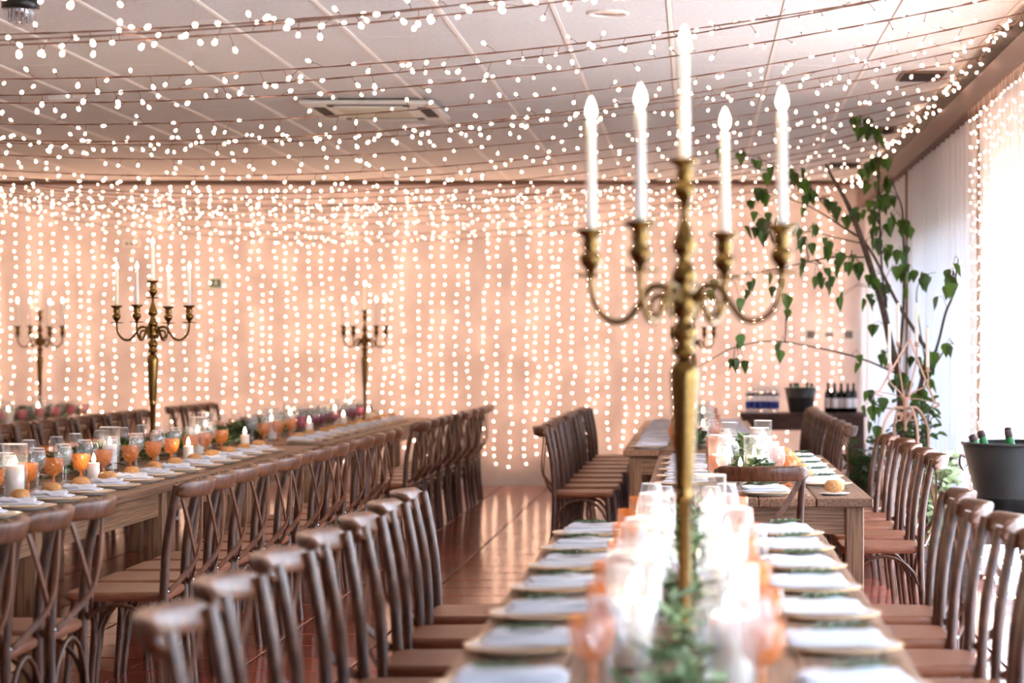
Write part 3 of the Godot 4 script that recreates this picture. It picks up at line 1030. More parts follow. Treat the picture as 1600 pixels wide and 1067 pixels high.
func make_pillar(label: String, group: String, at: Vector3, small := false) -> void:
	if small:
		at = free_spot(at, 0.033)
	var key := "made_pillar%s" % small
	var h := 0.104 if small else 0.132
	var o: Node3D
	if goods.has(key):
		copy_of(goods[key], at, rng.randf_range(0, 6), label, group)
		return
	o = thing("pillar_candle", label, "candle", at, 0.0, group)
	part("wax", goods.small_pillar if small else goods.pillar, M.wax, o)
	part("wick", goods.wick, M.wick_black, o, Vector3(0, h, 0))
	part("flame", goods.flame, M.flame, o, Vector3(0.001, h + 0.006, 0))
	candle_light(o, Vector3(0.001, h + 0.022, 0), 0.03)
	goods[key] = o

func make_hurricane(which: String, group: String, at: Vector3) -> void:
	at = free_spot(at, 0.058)
	var hg := thing("candle_glass", "clear glass cylinder round a lit candle, " + which, "candle glass", at, 0.0, group + ", glasses")
	part("cylinder", goods.hurricane, M.clear_glass, hg)
	part("rim", goods.hurricane_rim, M.rim_glass, hg)
	make_pillar("thick lit candle in glass cylinder, " + which, group + ", candles", at + Vector3(0, 0.0085, 0))

# one place: plate, napkin and whatever goes with it. side: +1 when the guest sits towards +x
func lay_place(x: float, side: float, d: float, row: String, n: int, opts: Dictionary) -> void:
	var where := "%s seat from end wall, %s" % [nth(n), row]
	var z := -d
	var turn := rng.randf_range(-0.05, 0.05)
	var at := Vector3(x, TOP, z)
	take(at, 0.138)
	var p: Node3D
	if goods.has("made_plate"):
		p = copy_of(goods.made_plate, at, turn, "white gilt-rimmed plate, " + where, "plates, " + row)
	else:
		p = thing("dinner_plate", "white gilt-rimmed plate, " + where, "plate", at, turn, "plates, " + row)
		part("dish", goods.plate, M.china, p)
		part("gilt_rim", goods.plate_rim, M.gilt, p)
		goods["made_plate"] = p
	var v := rng.randi_range(0, 2)
	single("napkin", goods[("loose_napkin_%d" if opts.get("loose", false) else "napkin_%d") % v], M.linen, "folded white napkin on plate, " + where, "napkin", at + Vector3(-side * 0.025, 0.0194, rng.randf_range(-0.01, 0.01)), (0.0 if side > 0 else PI) + rng.randf_range(-0.12, 0.12), "napkins, " + row)
	if opts.get("sprig", false):
		var sp: Node3D
		var spot := at + Vector3(-side * 0.03, 0.05, 0.005)
		var ang := rng.randf_range(0.1, 0.7) + (0.0 if side > 0 else PI)
		if goods.has("made_sprig"):
			copy_of(goods.made_sprig, spot, ang, "olive sprig on folded napkin, " + where, "olive sprigs, " + row)
		else:
			sp = thing("olive_sprig", "olive sprig on folded napkin, " + where, "sprig", spot, ang, "olive sprigs, " + row)
			part("stem", goods.sprig_stem, M.olive_leaf, sp)
			for k in 7:
				var lf := part("leaf", goods.olive_leaf, M.olive_leaf, sp, Vector3(-0.04 + 0.016 * k, 0.005, 0.0))
				lf.rotation = Vector3(0, (0.7 if k % 2 == 0 else -0.7) + 0.05 * k, 0.12)
			goods["made_sprig"] = sp
	if opts.get("bread", false):
		var b := Vector3(x - side * 0.09, TOP, z - 0.215)
		b = free_spot(b, 0.077, 0.12)
		single("side_plate", goods.side_plate, M.china, "small white bread plate, " + where, "plate", b, 0.0, "bread plates, " + row)
		single("bread_roll", goods["roll_%d" % v], M.bread_crust, "golden bread roll, " + where, "bread", b + Vector3(0, 0.0105, 0), rng.randf_range(0, 3), "bread rolls, " + row)
	if opts.get("cutlery", false):
		var k: Node3D
		var ka := Vector3(x + side * 0.01, TOP, z + 0.155)
		var kt := 0.0 if side < 0 else PI
		if goods.has("made_knife"):
			copy_of(goods.made_knife, ka, kt, "steel table knife, " + where, "knives, " + row)
			copy_of(goods.made_fork, ka + Vector3(0, 0, 0.024), kt, "steel table fork, " + where, "forks, " + row)
		else:
			k = thing("table_knife", "steel table knife, " + where, "knife", ka, kt, "knives, " + row)
			part("handle", goods.knife_handle, M.cutlery_steel, k)
			part("blade", goods.knife_blade, M.cutlery_steel, k)
			goods["made_knife"] = k
			k = thing("table_fork", "steel table fork, " + where, "fork", ka + Vector3(0, 0, 0.024), kt, "forks, " + row)
			part("handle", goods.fork_handle, M.cutlery_steel, k)
			part("tines", goods.fork_tines, M.cutlery_steel, k)
			goods["made_fork"] = k
	var gx: float = opts.get("glass_in", 0.2)
	var kind: String = opts.get("goblet", "amber")
	make_goblet(kind, "%s diamond-cut goblet, %s" % [kind, where], "%s goblets, %s" % [kind, row], free_spot(Vector3(x - side * gx + rng.randf_range(-0.012, 0.012), TOP, z + 0.02 + rng.randf_range(-0.03, 0.03)), 0.048))
	make_wine_glass("clear stemmed wine glass, " + where, "wine glasses, " + row, free_spot(Vector3(x - side * (gx + 0.06) + rng.randf_range(-0.012, 0.012), TOP, z + 0.11 + rng.randf_range(-0.02, 0.02)), 0.044))
	if opts.get("water", false):
		make_wine_glass("smaller clear stemmed glass, " + where, "smaller glasses, " + row, free_spot(Vector3(x - side * (gx + 0.11), TOP, z - 0.07 + rng.randf_range(-0.02, 0.02)), 0.04), 0.88)

# a green garland laid along a table
func make_garland(x: float, d0: float, d1: float, width: float, label: String, group: String, pale := 0.3, thick := 420.0) -> void:
	var t := thing("garland", label, "garland", Vector3(x, TOP, -(d0 + d1) / 2), 0.0, group)
	var half := (d1 - d0) / 2
	var stems := begin()
	for k in 3:
		var pts := []
		for i in 14:
			var u := -1.0 + 2.0 * i / 13
			pts.append(Vector3((k - 1) * width * 0.2 + width * 0.15 * sin(u * 5 + k * 2), 0.02 + 0.02 * sin(u * 9 + k), u * half))
		add_tube(stems, pts, [0.003], 4)
	part("stem", done(stems), M.bark, t)
	var big := leaf_mesh(0.075, 0.024, 0.006)
	var round_leaf := leaf_mesh(0.05, 0.042, 0.006, 1)
	var sets := [begin(false), begin(false)]
	var n := int((d1 - d0) * thick)
	var near := []
	for q in taken:
		if absf(q[0] - x) < width and absf(q[1] - t.position.z) < half + 0.2:
			near.append(q)
	for i in n:
		var p := Vector3(clampf(rng.randfn(0.0, 0.33), -1, 1) * width / 2, rng.randf_range(0.006, 0.12), rng.randf_range(-half, half))
		p.y *= 1.0 - 0.7 * absf(p.x) / (width / 2)
		var b := Basis.from_euler(Vector3(rng.randf_range(-0.5, 0.5), rng.randf_range(0, TAU), rng.randf_range(0.05, 0.8)))
		# leave room for what stands among the leaves
		var free := true
		for q in near:
			if Vector2(q[0] - t.position.x - p.x, q[1] - t.position.z - p.z).length() < q[2] + 0.03:
				free = false
		if not free:
			continue
		var which := 1 if rng.randf() < pale else 0
		sets[which].append_from(big if which == 0 else round_leaf, 0, Transform3D(b, p + Vector3(0, 0.02, 0)))
	part("foliage", sets[0].commit(), M.garland_leaf, t).set_meta("kind", "stuff")
	var o := part("pale_foliage", sets[1].commit(), M.pale_leaf, t)
	o.set_meta("kind", "stuff")

func build_table_candles() -> void:
	candle_row([[-3.21, 9.65], [-3.38, 11.8], [-3.3, 13.55], [-3.5, 14.6], [-3.3, 15.9], [-3.45, 17.4], [-3.3, 18.7], [-3.5, 20.7]], "the long row", false)
	candle_row([[-3.12, 10.6], [-3.1, 12.5], [-3.13, 14.2], [-3.12, 16.5], [-3.12, 18.1], [-3.12, 19.5]], "the long row", true)
	candle_row([[-6.15, 18.3], [-6.3, 19.6], [-6.2, 16.4]], "the pink goblet table", false)
	candle_row([[-0.14, 4.45], [0.07, 4.2], [-0.13, 5.35], [0.09, 5.75], [-0.12, 6.3], [0.05, 7.25]], "the candelabrum table", false)
	candle_row([[0.1, 5.1], [-0.13, 5.9], [0.1, 6.5], [-0.1, 7.0]], "the candelabrum table", true)
	candle_row([[0.12, 10.7], [0.3, 10.55], [0.36, 11.7], [0.2, 12.6], [0.42, 12.9]], "the end-chair table", false)
	candle_row([[0.22, 10.2], [0.16, 11.3]], "the end-chair table", true)
	candle_row([[0.05, 14.7], [-0.05, 16.2], [0.06, 17.8], [-0.02, 19.4]], "the far table", false)

func candle_row(spots: Array, where: String, slim: bool) -> void:
	var ds := []
	for p in spots:
		ds.append(p[1])
	ds.sort()
	for p in spots:
		var which := "%s from end wall on %s" % [nth(ds.size() - ds.find(p[1])), where]
		if slim:
			make_pillar("slim lit candle, no glass, " + which, "slim candles on " + where, Vector3(p[0], TOP, -p[1]), true)
		else:
			make_hurricane(which, "candles in glass on " + where, Vector3(p[0], TOP, -p[1]))

func lay_row(x: float, side: float, depths: Array, row: String, opts: Dictionary, skip_below := 0.0) -> void:
	for i in depths.size():
		var d: float = depths[i]
		if d < skip_below:
			continue
		var o := opts.duplicate()
		if opts.has("change") and d > opts.change:
			o.goblet = "purple"
		lay_place(x, side, d, row, depths.size() - i, o)

func build_settings() -> void:
	build_table_candles()
	# long row: amber end, then purple end
	var seats: Array = [6.40, 6.87, 7.36] + steps_of(8.48, 0.453, 13) + steps_of(15.3, 0.478, 11)
	lay_row(-2.93, 1.0, seats, "aisle side of long row", {"bread": true, "cutlery": true, "loose": true, "goblet": "amber", "change": 16.6, "glass_in": 0.29, "water": true}, 7.8)
	lay_row(-3.95, -1.0, seats, "inner side of long row", {"loose": true, "goblet": "amber", "change": 16.6, "glass_in": 0.27}, 9.5)
	for k in 4:
		make_garland(-3.46, 6.85 + 2.05 * k, 8.65 + 2.05 * k, 0.46, "dark green leafy garland, amber end of long row, %s from end wall" % nth(7 - k), "garlands on the long row", 0.12)
	for k in 3:
		make_garland(-3.46, 15.2 + 2.01 * k, 17.0 + 2.01 * k, 0.46, "dark green leafy garland, purple end of long row, %s from end wall" % nth(3 - k), "garlands on the long row", 0.12)
	# table with pink goblets
	lay_row(-5.9, 1.0, steps_of(15.5, 0.47, 12), "inner side of pink goblet table", {"goblet": "pink", "glass_in": 0.27})
	lay_row(-6.9, -1.0, steps_of(15.5, 0.47, 12), "outer side of pink goblet table", {"goblet": "purple", "glass_in": 0.27})
	for k in 3:
		make_garland(-6.42, 15.3 + 2.01 * k, 17.1 + 2.01 * k, 0.4, "dark green leafy garland on pink goblet table, %s from end wall" % nth(3 - k), "garlands, pink goblet table", 0.12)
	# table under the lone candelabrum
	var laid := {"sprig": true, "cutlery": true, "goblet": "amber", "glass_in": 0.17, "water": true}
	lay_row(-0.40, -1.0, steps_of(4.12, 0.58, 7), "aisle side of candelabrum table", laid)
	lay_row(0.34, 1.0, steps_of(4.12, 0.58, 7), "window side of candelabrum table", laid)
	make_garland(-0.03, 3.4, 5.5, 0.24, "green and grey leafy garland round the foot of the lone candelabrum", "", 0.6, 110.0)
	make_garland(-0.03, 5.6, 7.7, 0.24, "green and grey leafy garland just beyond the lone candelabrum", "", 0.6, 110.0)
	# tables beyond it
	lay_row(0.66, 1.0, steps_of(10.45, 0.6, 5), "window side of end-chair table", {"sprig": true, "cutlery": true, "bread": true, "goblet": "amber", "glass_in": 0.2})
	lay_row(-0.08, -1.0, steps_of(10.45, 0.6, 5), "aisle side of end-chair table", {"goblet": "amber", "glass_in": 0.18})
	end_place()
	make_garland(0.29, 10.0, 11.5, 0.26, "green leafy garland on the table with the end chair", "")
	make_garland(0.29, 11.7, 13.5, 0.26, "green leafy garland between the end chair table and the far table", "")
	lay_row(-0.34, -1.0, steps_of(14.45, 0.6, 9), "aisle side of far table", {"goblet": "amber", "glass_in": 0.17})
	lay_row(0.34, 1.0, steps_of(14.45, 0.6, 9), "window side of far table", {"goblet": "amber", "glass_in": 0.17})
	for k in 3:
		make_garland(0.0, 14.3 + 2.01 * k, 16.1 + 2.01 * k, 0.24, "green leafy garland on the far table, %s from end wall" % nth(3 - k), "garlands, far table")

# the place at the end of the table, in front of the single chair
func end_place() -> void:
	var at := Vector3(0.33, TOP, -9.78)
	copy_of(goods.made_plate, at, 0.0, "white plate with a gilt rim at the single end chair", "")
	single("napkin", goods.napkin_1, M.linen, "folded white napkin on the plate at the single end chair", "napkin", at + Vector3(0, 0.0194, 0), 0.08)
	copy_of(goods.made_sprig, at + Vector3(-0.02, 0.05, 0), 0.3, "olive sprig on the napkin at the single end chair", "")
	single("side_plate", goods.side_plate, M.china, "small white bread plate at the table's bare corner", "plate", Vector3(0.66, TOP, -9.8))
	single("bread_roll", goods.roll_0, M.bread_crust, "golden bread roll on the plate at the table's bare corner", "bread", Vector3(0.66, TOP + 0.0105, -9.8))
	copy_of(goods.made_knife, Vector3(0.5, TOP, -9.72), PI / 2, "steel table knife beside the end chair's plate", "")
	copy_of(goods.made_fork, Vector3(0.53, TOP, -9.72), PI / 2, "steel table fork beside the end chair's plate", "")

# ==================================================================== candelabra
var candelabrum_source: Node3D
var taper_source: Node3D

func make_candelabrum(label: String, at: Vector3, turn: float, scale: float, taper_scale: float, where: String) -> void:
	take(at, 0.082)
	var o: Node3D
	if candelabrum_source == null:
		o = thing("candelabrum", label, "candelabrum", at, turn)
		part("base", lathe_mesh([Vector2(0.0, 0.0), Vector2(0.078, 0.0), Vector2(0.08, 0.008), Vector2(0.07, 0.016), Vector2(0.046, 0.022), Vector2(0.03, 0.036), Vector2(0.02, 0.05), Vector2(0.017, 0.066)], 28), M.brass, o)
		part("column", lathe_mesh([Vector2(0.017, 0.066), Vector2(0.015, 0.09), Vector2(0.0155, 0.335), Vector2(0.0205, 0.342), Vector2(0.0205, 0.356), Vector2(0.0185, 0.361), Vector2(0.022, 0.38), Vector2(0.0305, 0.575), Vector2(0.0335, 0.62), Vector2(0.0335, 0.642), Vector2(0.029, 0.655), Vector2(0.02, 0.664), Vector2(0.014, 0.674)], 24), M.brass, o)
		part("baluster", lathe_mesh([Vector2(0.0179, 0.674), Vector2(0.0288, 0.686), Vector2(0.0288, 0.694), Vector2(0.0166, 0.706), Vector2(0.0307, 0.722), Vector2(0.0333, 0.733), Vector2(0.0218, 0.752), Vector2(0.0147, 0.762), Vector2(0.0269, 0.777), Vector2(0.0294, 0.80), Vector2(0.0256, 0.822), Vector2(0.0160, 0.834), Vector2(0.0288, 0.852), Vector2(0.0307, 0.866), Vector2(0.0179, 0.892), Vector2(0.0128, 0.903), Vector2(0.0288, 0.925), Vector2(0.0294, 0.935), Vector2(0.0154, 0.975), Vector2(0.0085, 1.0), Vector2(0.0085, 1.026)], 20), M.brass, o)
		var pan := lathe_mesh([Vector2(0.0000, -0.004), Vector2(0.0139, -0.004), Vector2(0.0418, -0.001), Vector2(0.0429, 0.003), Vector2(0.0394, 0.003), Vector2(0.0000, 0.0)], 20)
		var cup := lathe_mesh([Vector2(0.0093, 0.0), Vector2(0.0110, 0.01), Vector2(0.0232, 0.026), Vector2(0.0273, 0.038), Vector2(0.0249, 0.047), Vector2(0.0151, 0.056), Vector2(0.0215, 0.068), Vector2(0.0191, 0.08), Vector2(0.0180, 0.09), Vector2(0.0348, 0.101), Vector2(0.0377, 0.107), Vector2(0.0348, 0.108), Vector2(0.0139, 0.104), Vector2(0.0000, 0.104)], 18)
		part("drip_pan", pan, M.brass, o, Vector3(0, 1.026, 0))
		part("candle_cup", cup, M.brass, o, Vector3(0, 1.027, 0))
		for k in 4:
			var path := curve([Vector3(0.066, 0.768, 0), Vector3(0.085, 0.785, 0), Vector3(0.075, 0.815, 0), Vector3(0.045, 0.815, 0), Vector3(0.02, 0.80, 0), Vector3(0.045, 0.835, 0), Vector3(0.085, 0.838, 0), Vector3(0.115, 0.80, 0), Vector3(0.15, 0.762, 0), Vector3(0.195, 0.762, 0), Vector3(0.233, 0.80, 0), Vector3(0.243, 0.85, 0), Vector3(0.243, 0.866, 0)], 4)
			var arm := part("arm", tube_mesh(path, spread([0.005, 0.006, 0.007, 0.0075, 0.008, 0.0085, 0.0085, 0.008, 0.008, 0.0075, 0.007, 0.007, 0.008], path.size()), 8), M.brass, o)
			arm.rotation.y = PI / 2 * k
			part("drip_pan", pan, M.brass, arm, Vector3(0.243, 0.868, 0))
			part("candle_cup", cup, M.brass, arm, Vector3(0.243, 0.869, 0))
		candelabrum_source = o
	else:
		o = copy_of(candelabrum_source, at, turn, label)
	o.scale = Vector3.ONE * scale
	var spots := [Vector3(0, 1.1355, 0)]
	for k in 4:
		spots.append(Vector3(0.243, 0.9775, 0).rotated(Vector3.UP, PI / 2 * k))
	for i in 5:
		var p: Vector3 = at + (spots[i] * scale).rotated(Vector3.UP, turn)
		make_taper("lit white taper, cup %s, candelabrum at %s" % [["on top", "towards the windows", "towards the end wall", "towards the long wall", "away from the end wall"][i], where], "tapers, " + where, p, taper_scale * (1.0 if i == 0 else 0.97 + 0.04 * (i % 2)), true)

func make_taper(label: String, group: String, at: Vector3, length: float, lit: bool) -> void:
	var h := 0.255 * length
	var key := "taper%.3f%s" % [length, lit]
	if cache.has(key):
		copy_of(cache[key], at, 0.0, label, group)
		return
	var o := thing("taper_candle", label, "candle", at, 0.0, group)
	part("wax", lathe_mesh([Vector2(0.0, 0.0), Vector2(0.0128, 0.0), Vector2(0.0128, 0.01), Vector2(0.0102, h - 0.008), Vector2(0.006, h - 0.001), Vector2(0.0, h)], 14), M.wax, o)
	part("wick", goods.wick, M.wick_black, o, Vector3(0, h - 0.001, 0))
	if lit:
		part("flame", goods.flame, M.flame, o, Vector3(0.001, h + 0.005, 0))
		candle_light(o, Vector3(0.001, h + 0.022, 0), 0.02)
	cache[key] = o

func build_candelabra() -> void:
	make_candelabrum("tall antique brass five-light candelabrum standing alone among the sprigged napkins", Vector3(-0.028, TOP, -4.77), -0.41, 1.0, 1.0, "candelabrum table")
	make_candelabrum("antique brass five-light candelabrum among the amber goblets of the long row", Vector3(-3.45, TOP, -13.0), -0.15, 1.0, 0.86, "amber end of long row")
	make_candelabrum("antique brass five-light candelabrum among the purple goblets of the long row", Vector3(-3.27, TOP, -20.2), 0.66, 0.96, 0.92, "purple end of long row")
	make_candelabrum("antique brass five-light candelabrum on the pink goblet table", Vector3(-6.57, TOP, -20.5), -0.10, 0.96, 0.88, "pink goblet table")
	make_candelabrum("antique brass five-light candelabrum on the far table", Vector3(-0.03, TOP, -20.4), -0.5, 0.95, 0.85, "far table")

# ==================================================================== the corner by the windows
var tree_branches := [
	[[Vector3(1.569, 0.496, -15.500), Vector3(1.550, 0.762, -15.500), Vector3(1.540, 1.198, -15.500), Vector3(1.463, 1.537, -15.500), Vector3(1.403, 1.803, -15.480), Vector3(1.241, 2.309, -15.450), Vector3(1.117, 2.595, -15.400), Vector3(1.030, 2.740, -15.400), Vector3(0.971, 2.853, -15.380)], [0.0340, 0.0320, 0.0300, 0.0280, 0.0260, 0.0220, 0.0170, 0.0130, 0.0080]],
	[[Vector3(1.573, 0.769, -15.350), Vector3(1.727, 1.392, -15.350), Vector3(1.692, 1.512, -15.380), Vector3(1.502, 1.825, -15.400), Vector3(1.351, 2.140, -15.440), Vector3(1.219, 2.350, -15.480)], [0.0200, 0.0180, 0.0160, 0.0130, 0.0110, 0.0080]],
	[[Vector3(1.526, 1.246, -15.550), Vector3(1.563, 1.586, -15.580), Vector3(1.579, 1.830, -15.600), Vector3(1.582, 2.172, -15.620), Vector3(1.575, 2.516, -15.650), Vector3(1.526, 2.663, -15.650)], [0.0140, 0.0120, 0.0100, 0.0090, 0.0070, 0.0040]],
	[[Vector3(1.434, 1.778, -15.450), Vector3(1.414, 2.074, -15.600), Vector3(1.399, 2.516, -15.650), Vector3(1.388, 2.961, -15.700), Vector3(1.379, 3.084, -15.700), Vector3(1.297, 3.218, -15.720)], [0.0100, 0.0090, 0.0080, 0.0070, 0.0050, 0.0030]],
	[[Vector3(1.721, 1.249, -15.300), Vector3(1.725, 1.509, -14.600), Vector3(1.726, 1.707, -14.200), Vector3(1.740, 1.824, -13.900), Vector3(1.740, 1.977, -13.700), Vector3(1.740, 2.058, -13.600)], [0.0120, 0.0100, 0.0090, 0.0070, 0.0050, 0.0030]],
	[[Vector3(1.241, 2.300, -15.450), Vector3(1.082, 2.415, -15.600), Vector3(0.893, 2.544, -15.700), Vector3(0.736, 2.615, -15.800)], [0.0090, 0.0070, 0.0050, 0.0030]],
	[[Vector3(1.082, 2.415, -15.600), Vector3(0.899, 2.675, -15.800), Vector3(0.683, 2.846, -15.950), Vector3(0.463, 2.974, -16.100), Vector3(0.314, 3.024, -16.200), Vector3(0.183, 3.039, -16.300)], [0.0060, 0.0050, 0.0040, 0.0030, 0.0030, 0.0020]],
	[[Vector3(1.511, 1.280, -15.500), Vector3(1.237, 1.392, -15.400), Vector3(0.915, 1.469, -15.250), Vector3(0.576, 1.521, -15.100), Vector3(0.291, 1.478, -15.000), Vector3(0.079, 1.371, -14.900), Vector3(-0.046, 1.292, -14.850)], [0.0080, 0.0070, 0.0060, 0.0050, 0.0040, 0.0030, 0.0020]],
	[[Vector3(1.289, 2.155, -15.450), Vector3(1.017, 2.150, -15.350), Vector3(0.772, 2.098, -15.250), Vector3(0.483, 2.032, -15.150), Vector3(0.245, 1.993, -15.100)], [0.0070, 0.0060, 0.0050, 0.0030, 0.0020]],
	[[Vector3(1.243, 2.263, -15.480), Vector3(1.019, 2.306, -15.380), Vector3(0.832, 2.339, -15.300), Vector3(0.579, 2.248, -15.200)], [0.0060, 0.0050, 0.0030, 0.0020]],
	[[Vector3(1.740, 1.298, -15.200), Vector3(1.740, 1.386, -14.700), Vector3(1.740, 1.486, -14.200), Vector3(1.740, 1.497, -13.800)], [0.0060, 0.0050, 0.0040, 0.0020]],
	[[Vector3(1.707, 1.393, -15.300), Vector3(1.602, 1.813, -14.900), Vector3(1.606, 1.966, -14.600), Vector3(1.683, 2.003, -14.400)], [0.0060, 0.0040, 0.0030, 0.0020]],
	[[Vector3(1.530, 1.007, -15.400), Vector3(1.363, 1.037, -15.200), Vector3(1.236, 1.110, -15.100)], [0.0060, 0.0040, 0.0020]],
]
var leaf_clusters := [
	[0.183, 3.057, -16.349, 1], [0.204, 2.982, -16.237, 1], [0.380, 2.953, -16.159, 2], [0.461, 2.891, -16.024, 2], [0.563, 2.799, -15.927, 2], [0.493, 2.650, -15.900, 4],
	[0.430, 2.553, -15.916, 2], [0.480, 2.389, -15.069, 3], [0.492, 2.279, -15.242, 3], [0.372, 2.366, -15.250, 1], [0.559, 2.413, -15.041, 2], [0.771, 2.816, -15.884, 3],
	[0.818, 2.719, -15.714, 3], [0.904, 2.639, -15.757, 4], [0.803, 2.550, -15.678, 3], [1.029, 2.585, -15.775, 3], [1.046, 2.532, -15.610, 1], [0.898, 2.343, -15.192, 2],
	[0.827, 2.212, -15.243, 3], [0.777, 2.315, -15.178, 2], [0.969, 2.206, -15.259, 4], [0.800, 2.069, -15.361, 2], [1.180, 2.080, -15.303, 6], [1.060, 2.108, -15.313, 2],
	[0.919, 1.960, -15.330, 3], [1.057, 2.006, -15.471, 2], [1.011, 1.889, -15.190, 2], [1.124, 1.815, -15.452, 2], [0.560, 1.905, -15.074, 1], [0.379, 1.949, -14.981, 2],
	[0.547, 1.992, -15.076, 1], [0.319, 1.816, -14.954, 2], [0.123, 1.880, -15.102, 2], [0.692, 1.793, -15.080, 2], [1.239, 3.159, -15.705, 3], [1.288, 3.143, -15.553, 2],
	[1.350, 3.075, -15.558, 4], [1.292, 2.786, -15.771, 2], [1.348, 2.862, -15.769, 3], [1.422, 2.859, -15.745, 4], [1.466, 2.713, -15.480, 4], [1.345, 2.673, -15.659, 2],
	[1.415, 2.613, -15.592, 4], [1.478, 2.565, -15.685, 3], [1.342, 2.574, -15.623, 2], [1.183, 2.458, -15.429, 4], [1.114, 2.435, -15.600, 2], [1.332, 2.448, -15.589, 4],
	[1.359, 2.366, -15.580, 2], [1.425, 2.332, -15.479, 2], [1.342, 2.302, -15.540, 2], [1.500, 2.414, -15.482, 2], [1.529, 2.361, -15.501, 2], [1.593, 2.345, -15.458, 3],
	[1.383, 2.240, -15.539, 2], [1.478, 2.179, -15.681, 3], [1.548, 2.163, -15.482, 4], [1.496, 2.059, -15.445, 2], [1.579, 2.033, -15.461, 3], [1.638, 2.057, -15.563, 1],
	[1.341, 1.962, -15.377, 4], [1.425, 1.872, -15.552, 5], [1.278, 1.813, -15.348, 3], [1.609, 1.927, -15.554, 1], [1.656, 1.926, -14.695, 4], [1.660, 1.804, -14.181, 1],
	[1.700, 1.882, -13.704, 4], [1.700, 1.856, -13.643, 2], [1.700, 1.993, -13.773, 1], [1.700, 2.007, -13.530, 1], [1.700, 1.857, -13.877, 1], [1.420, 1.385, -15.535, 4],
	[1.212, 1.336, -15.432, 1], [1.346, 1.564, -15.385, 2], [1.242, 1.414, -15.258, 1], [1.674, 1.328, -15.457, 3], [1.622, 1.401, -15.501, 1], [1.700, 1.367, -15.007, 1],
	[1.700, 1.334, -14.654, 5], [1.700, 1.435, -14.621, 1], [1.700, 1.435, -13.896, 2], [1.514, 1.200, -15.326, 3], [1.586, 1.189, -15.468, 2], [1.700, 1.228, -15.020, 2],
	[1.669, 1.118, -15.377, 2], [1.279, 1.082, -15.227, 2], [1.327, 1.029, -15.130, 3], [1.300, 0.992, -15.281, 2], [1.318, 0.880, -15.261, 2], [1.670, 1.055, -15.348, 3],
	[1.700, 1.113, -15.287, 2], [1.700, 0.996, -15.423, 2], [0.604, 1.440, -15.222, 2], [0.358, 1.501, -14.890, 2], [0.314, 1.356, -15.016, 3], [0.932, 1.975, -15.142, 2],
	[0.644, 1.958, -15.051, 1], [0.686, 1.757, -15.137, 1],
]

func build_corner() -> void:
	build_branch()
	build_planter()
	build_iron_stand()
	build_tub()
	build_serving_table()

func build_branch() -> void:
	var t := thing("leafy_branch", "tall cut birch branch with drooping green leaves, set in the white planter", "tree", Vector3(1.57, 0.42, -15.5))
	var base := t.position
	var bark := begin()
	var joints := []
	for i in tree_branches.size():
		var pts := []
		for p in tree_branches[i][0]:
			pts.append(p - base)
		var path := curve(pts, 4)
		add_tube(bark, path, spread(tree_branches[i][1], path.size()), 7)
		joints += path
	var leaves := []
	for v in 3:
		leaves.append(leaf_mesh([0.122, 0.104, 0.086][v], [0.088, 0.074, 0.06][v], 0.016 + 0.006 * v, 1))
	for c in leaf_clusters:
		var at := Vector3(c[0], c[1], c[2]) - base
		var near: Vector3 = joints[0]
		for j in joints:
			if at.distance_squared_to(j) < at.distance_squared_to(near):
				near = j
		var n: int = c[3] + (1 if c[3] >= 3 else 0)
		for k in n:
			var knot := at + Vector3(rng.randf_range(-0.045, 0.045), 0.04 + rng.randf_range(-0.04, 0.05), rng.randf_range(-0.06, 0.06)) * (0.4 if n == 1 else 1.0)
			if base.x + knot.x > 1.70:
				knot.x = 1.70 - base.x
			var arch := near.lerp(knot, 0.55) + Vector3(0, 0.03 + 0.1 * near.distance_to(knot), 0)
			add_tube(bark, [near, arch, knot], [0.0028, 0.0022, 0.0015], 4, false)
			var lf := part("leaf", leaves[rng.randi_range(0, 2)], M["leaf_%d" % rng.randi_range(0, 2)], t, knot)
			# hangs from its stalk, tip down, turned any way
			var yaw := rng.randf_range(0, TAU)
			lf.basis = Basis(Vector3.UP, yaw) * Basis(Vector3.BACK, -PI / 2 + rng.randf_range(-0.15, 0.55)) * Basis(Vector3.RIGHT, rng.randf_range(-0.7, 0.7))
	part("trunk", done(bark), M.bark, t)

func bush(label: String, at: Vector3, size: Vector3, n: int, leaf: Mesh, m: Material, seed_value: int, droop := 0.0) -> void:
	var t := thing("leafy_plant", label, "plant", at)
	var r := RandomNumberGenerator.new()
	r.seed = seed_value
	var stems := begin()
	var green := begin(false)
	for k in int(n / 9.0):
		var a := r.randf_range(0, TAU)
		var tip := Vector3(cos(a) * size.x / 2, size.y * r.randf_range(0.5, 1.0), sin(a) * size.z / 2) * Vector3(r.randf_range(0.3, 1), 1, r.randf_range(0.3, 1))
		var mid := tip * 0.5 + Vector3(0, size.y * 0.22, 0)
		var path := curve([Vector3(tip.x * 0.1, 0, tip.z * 0.1), mid, tip - Vector3(0, droop * size.y, 0)], 4)
		add_tube(stems, path, [0.0035], 4, false)
		for q in 9:
			var p: Vector3 = path[min(1 + q, path.size() - 1)] + Vector3(r.randf_range(-0.03, 0.03), r.randf_range(-0.03, 0.03), r.randf_range(-0.03, 0.03))
			green.append_from(leaf, 0, Transform3D(Basis.from_euler(Vector3(r.randf_range(-0.8, 0.8), r.randf_range(0, TAU), r.randf_range(-0.9, 0.5))), p))
	part("stem", done(stems), M.bark, t)
	part("foliage", green.commit(), m, t).set_meta("kind", "stuff")

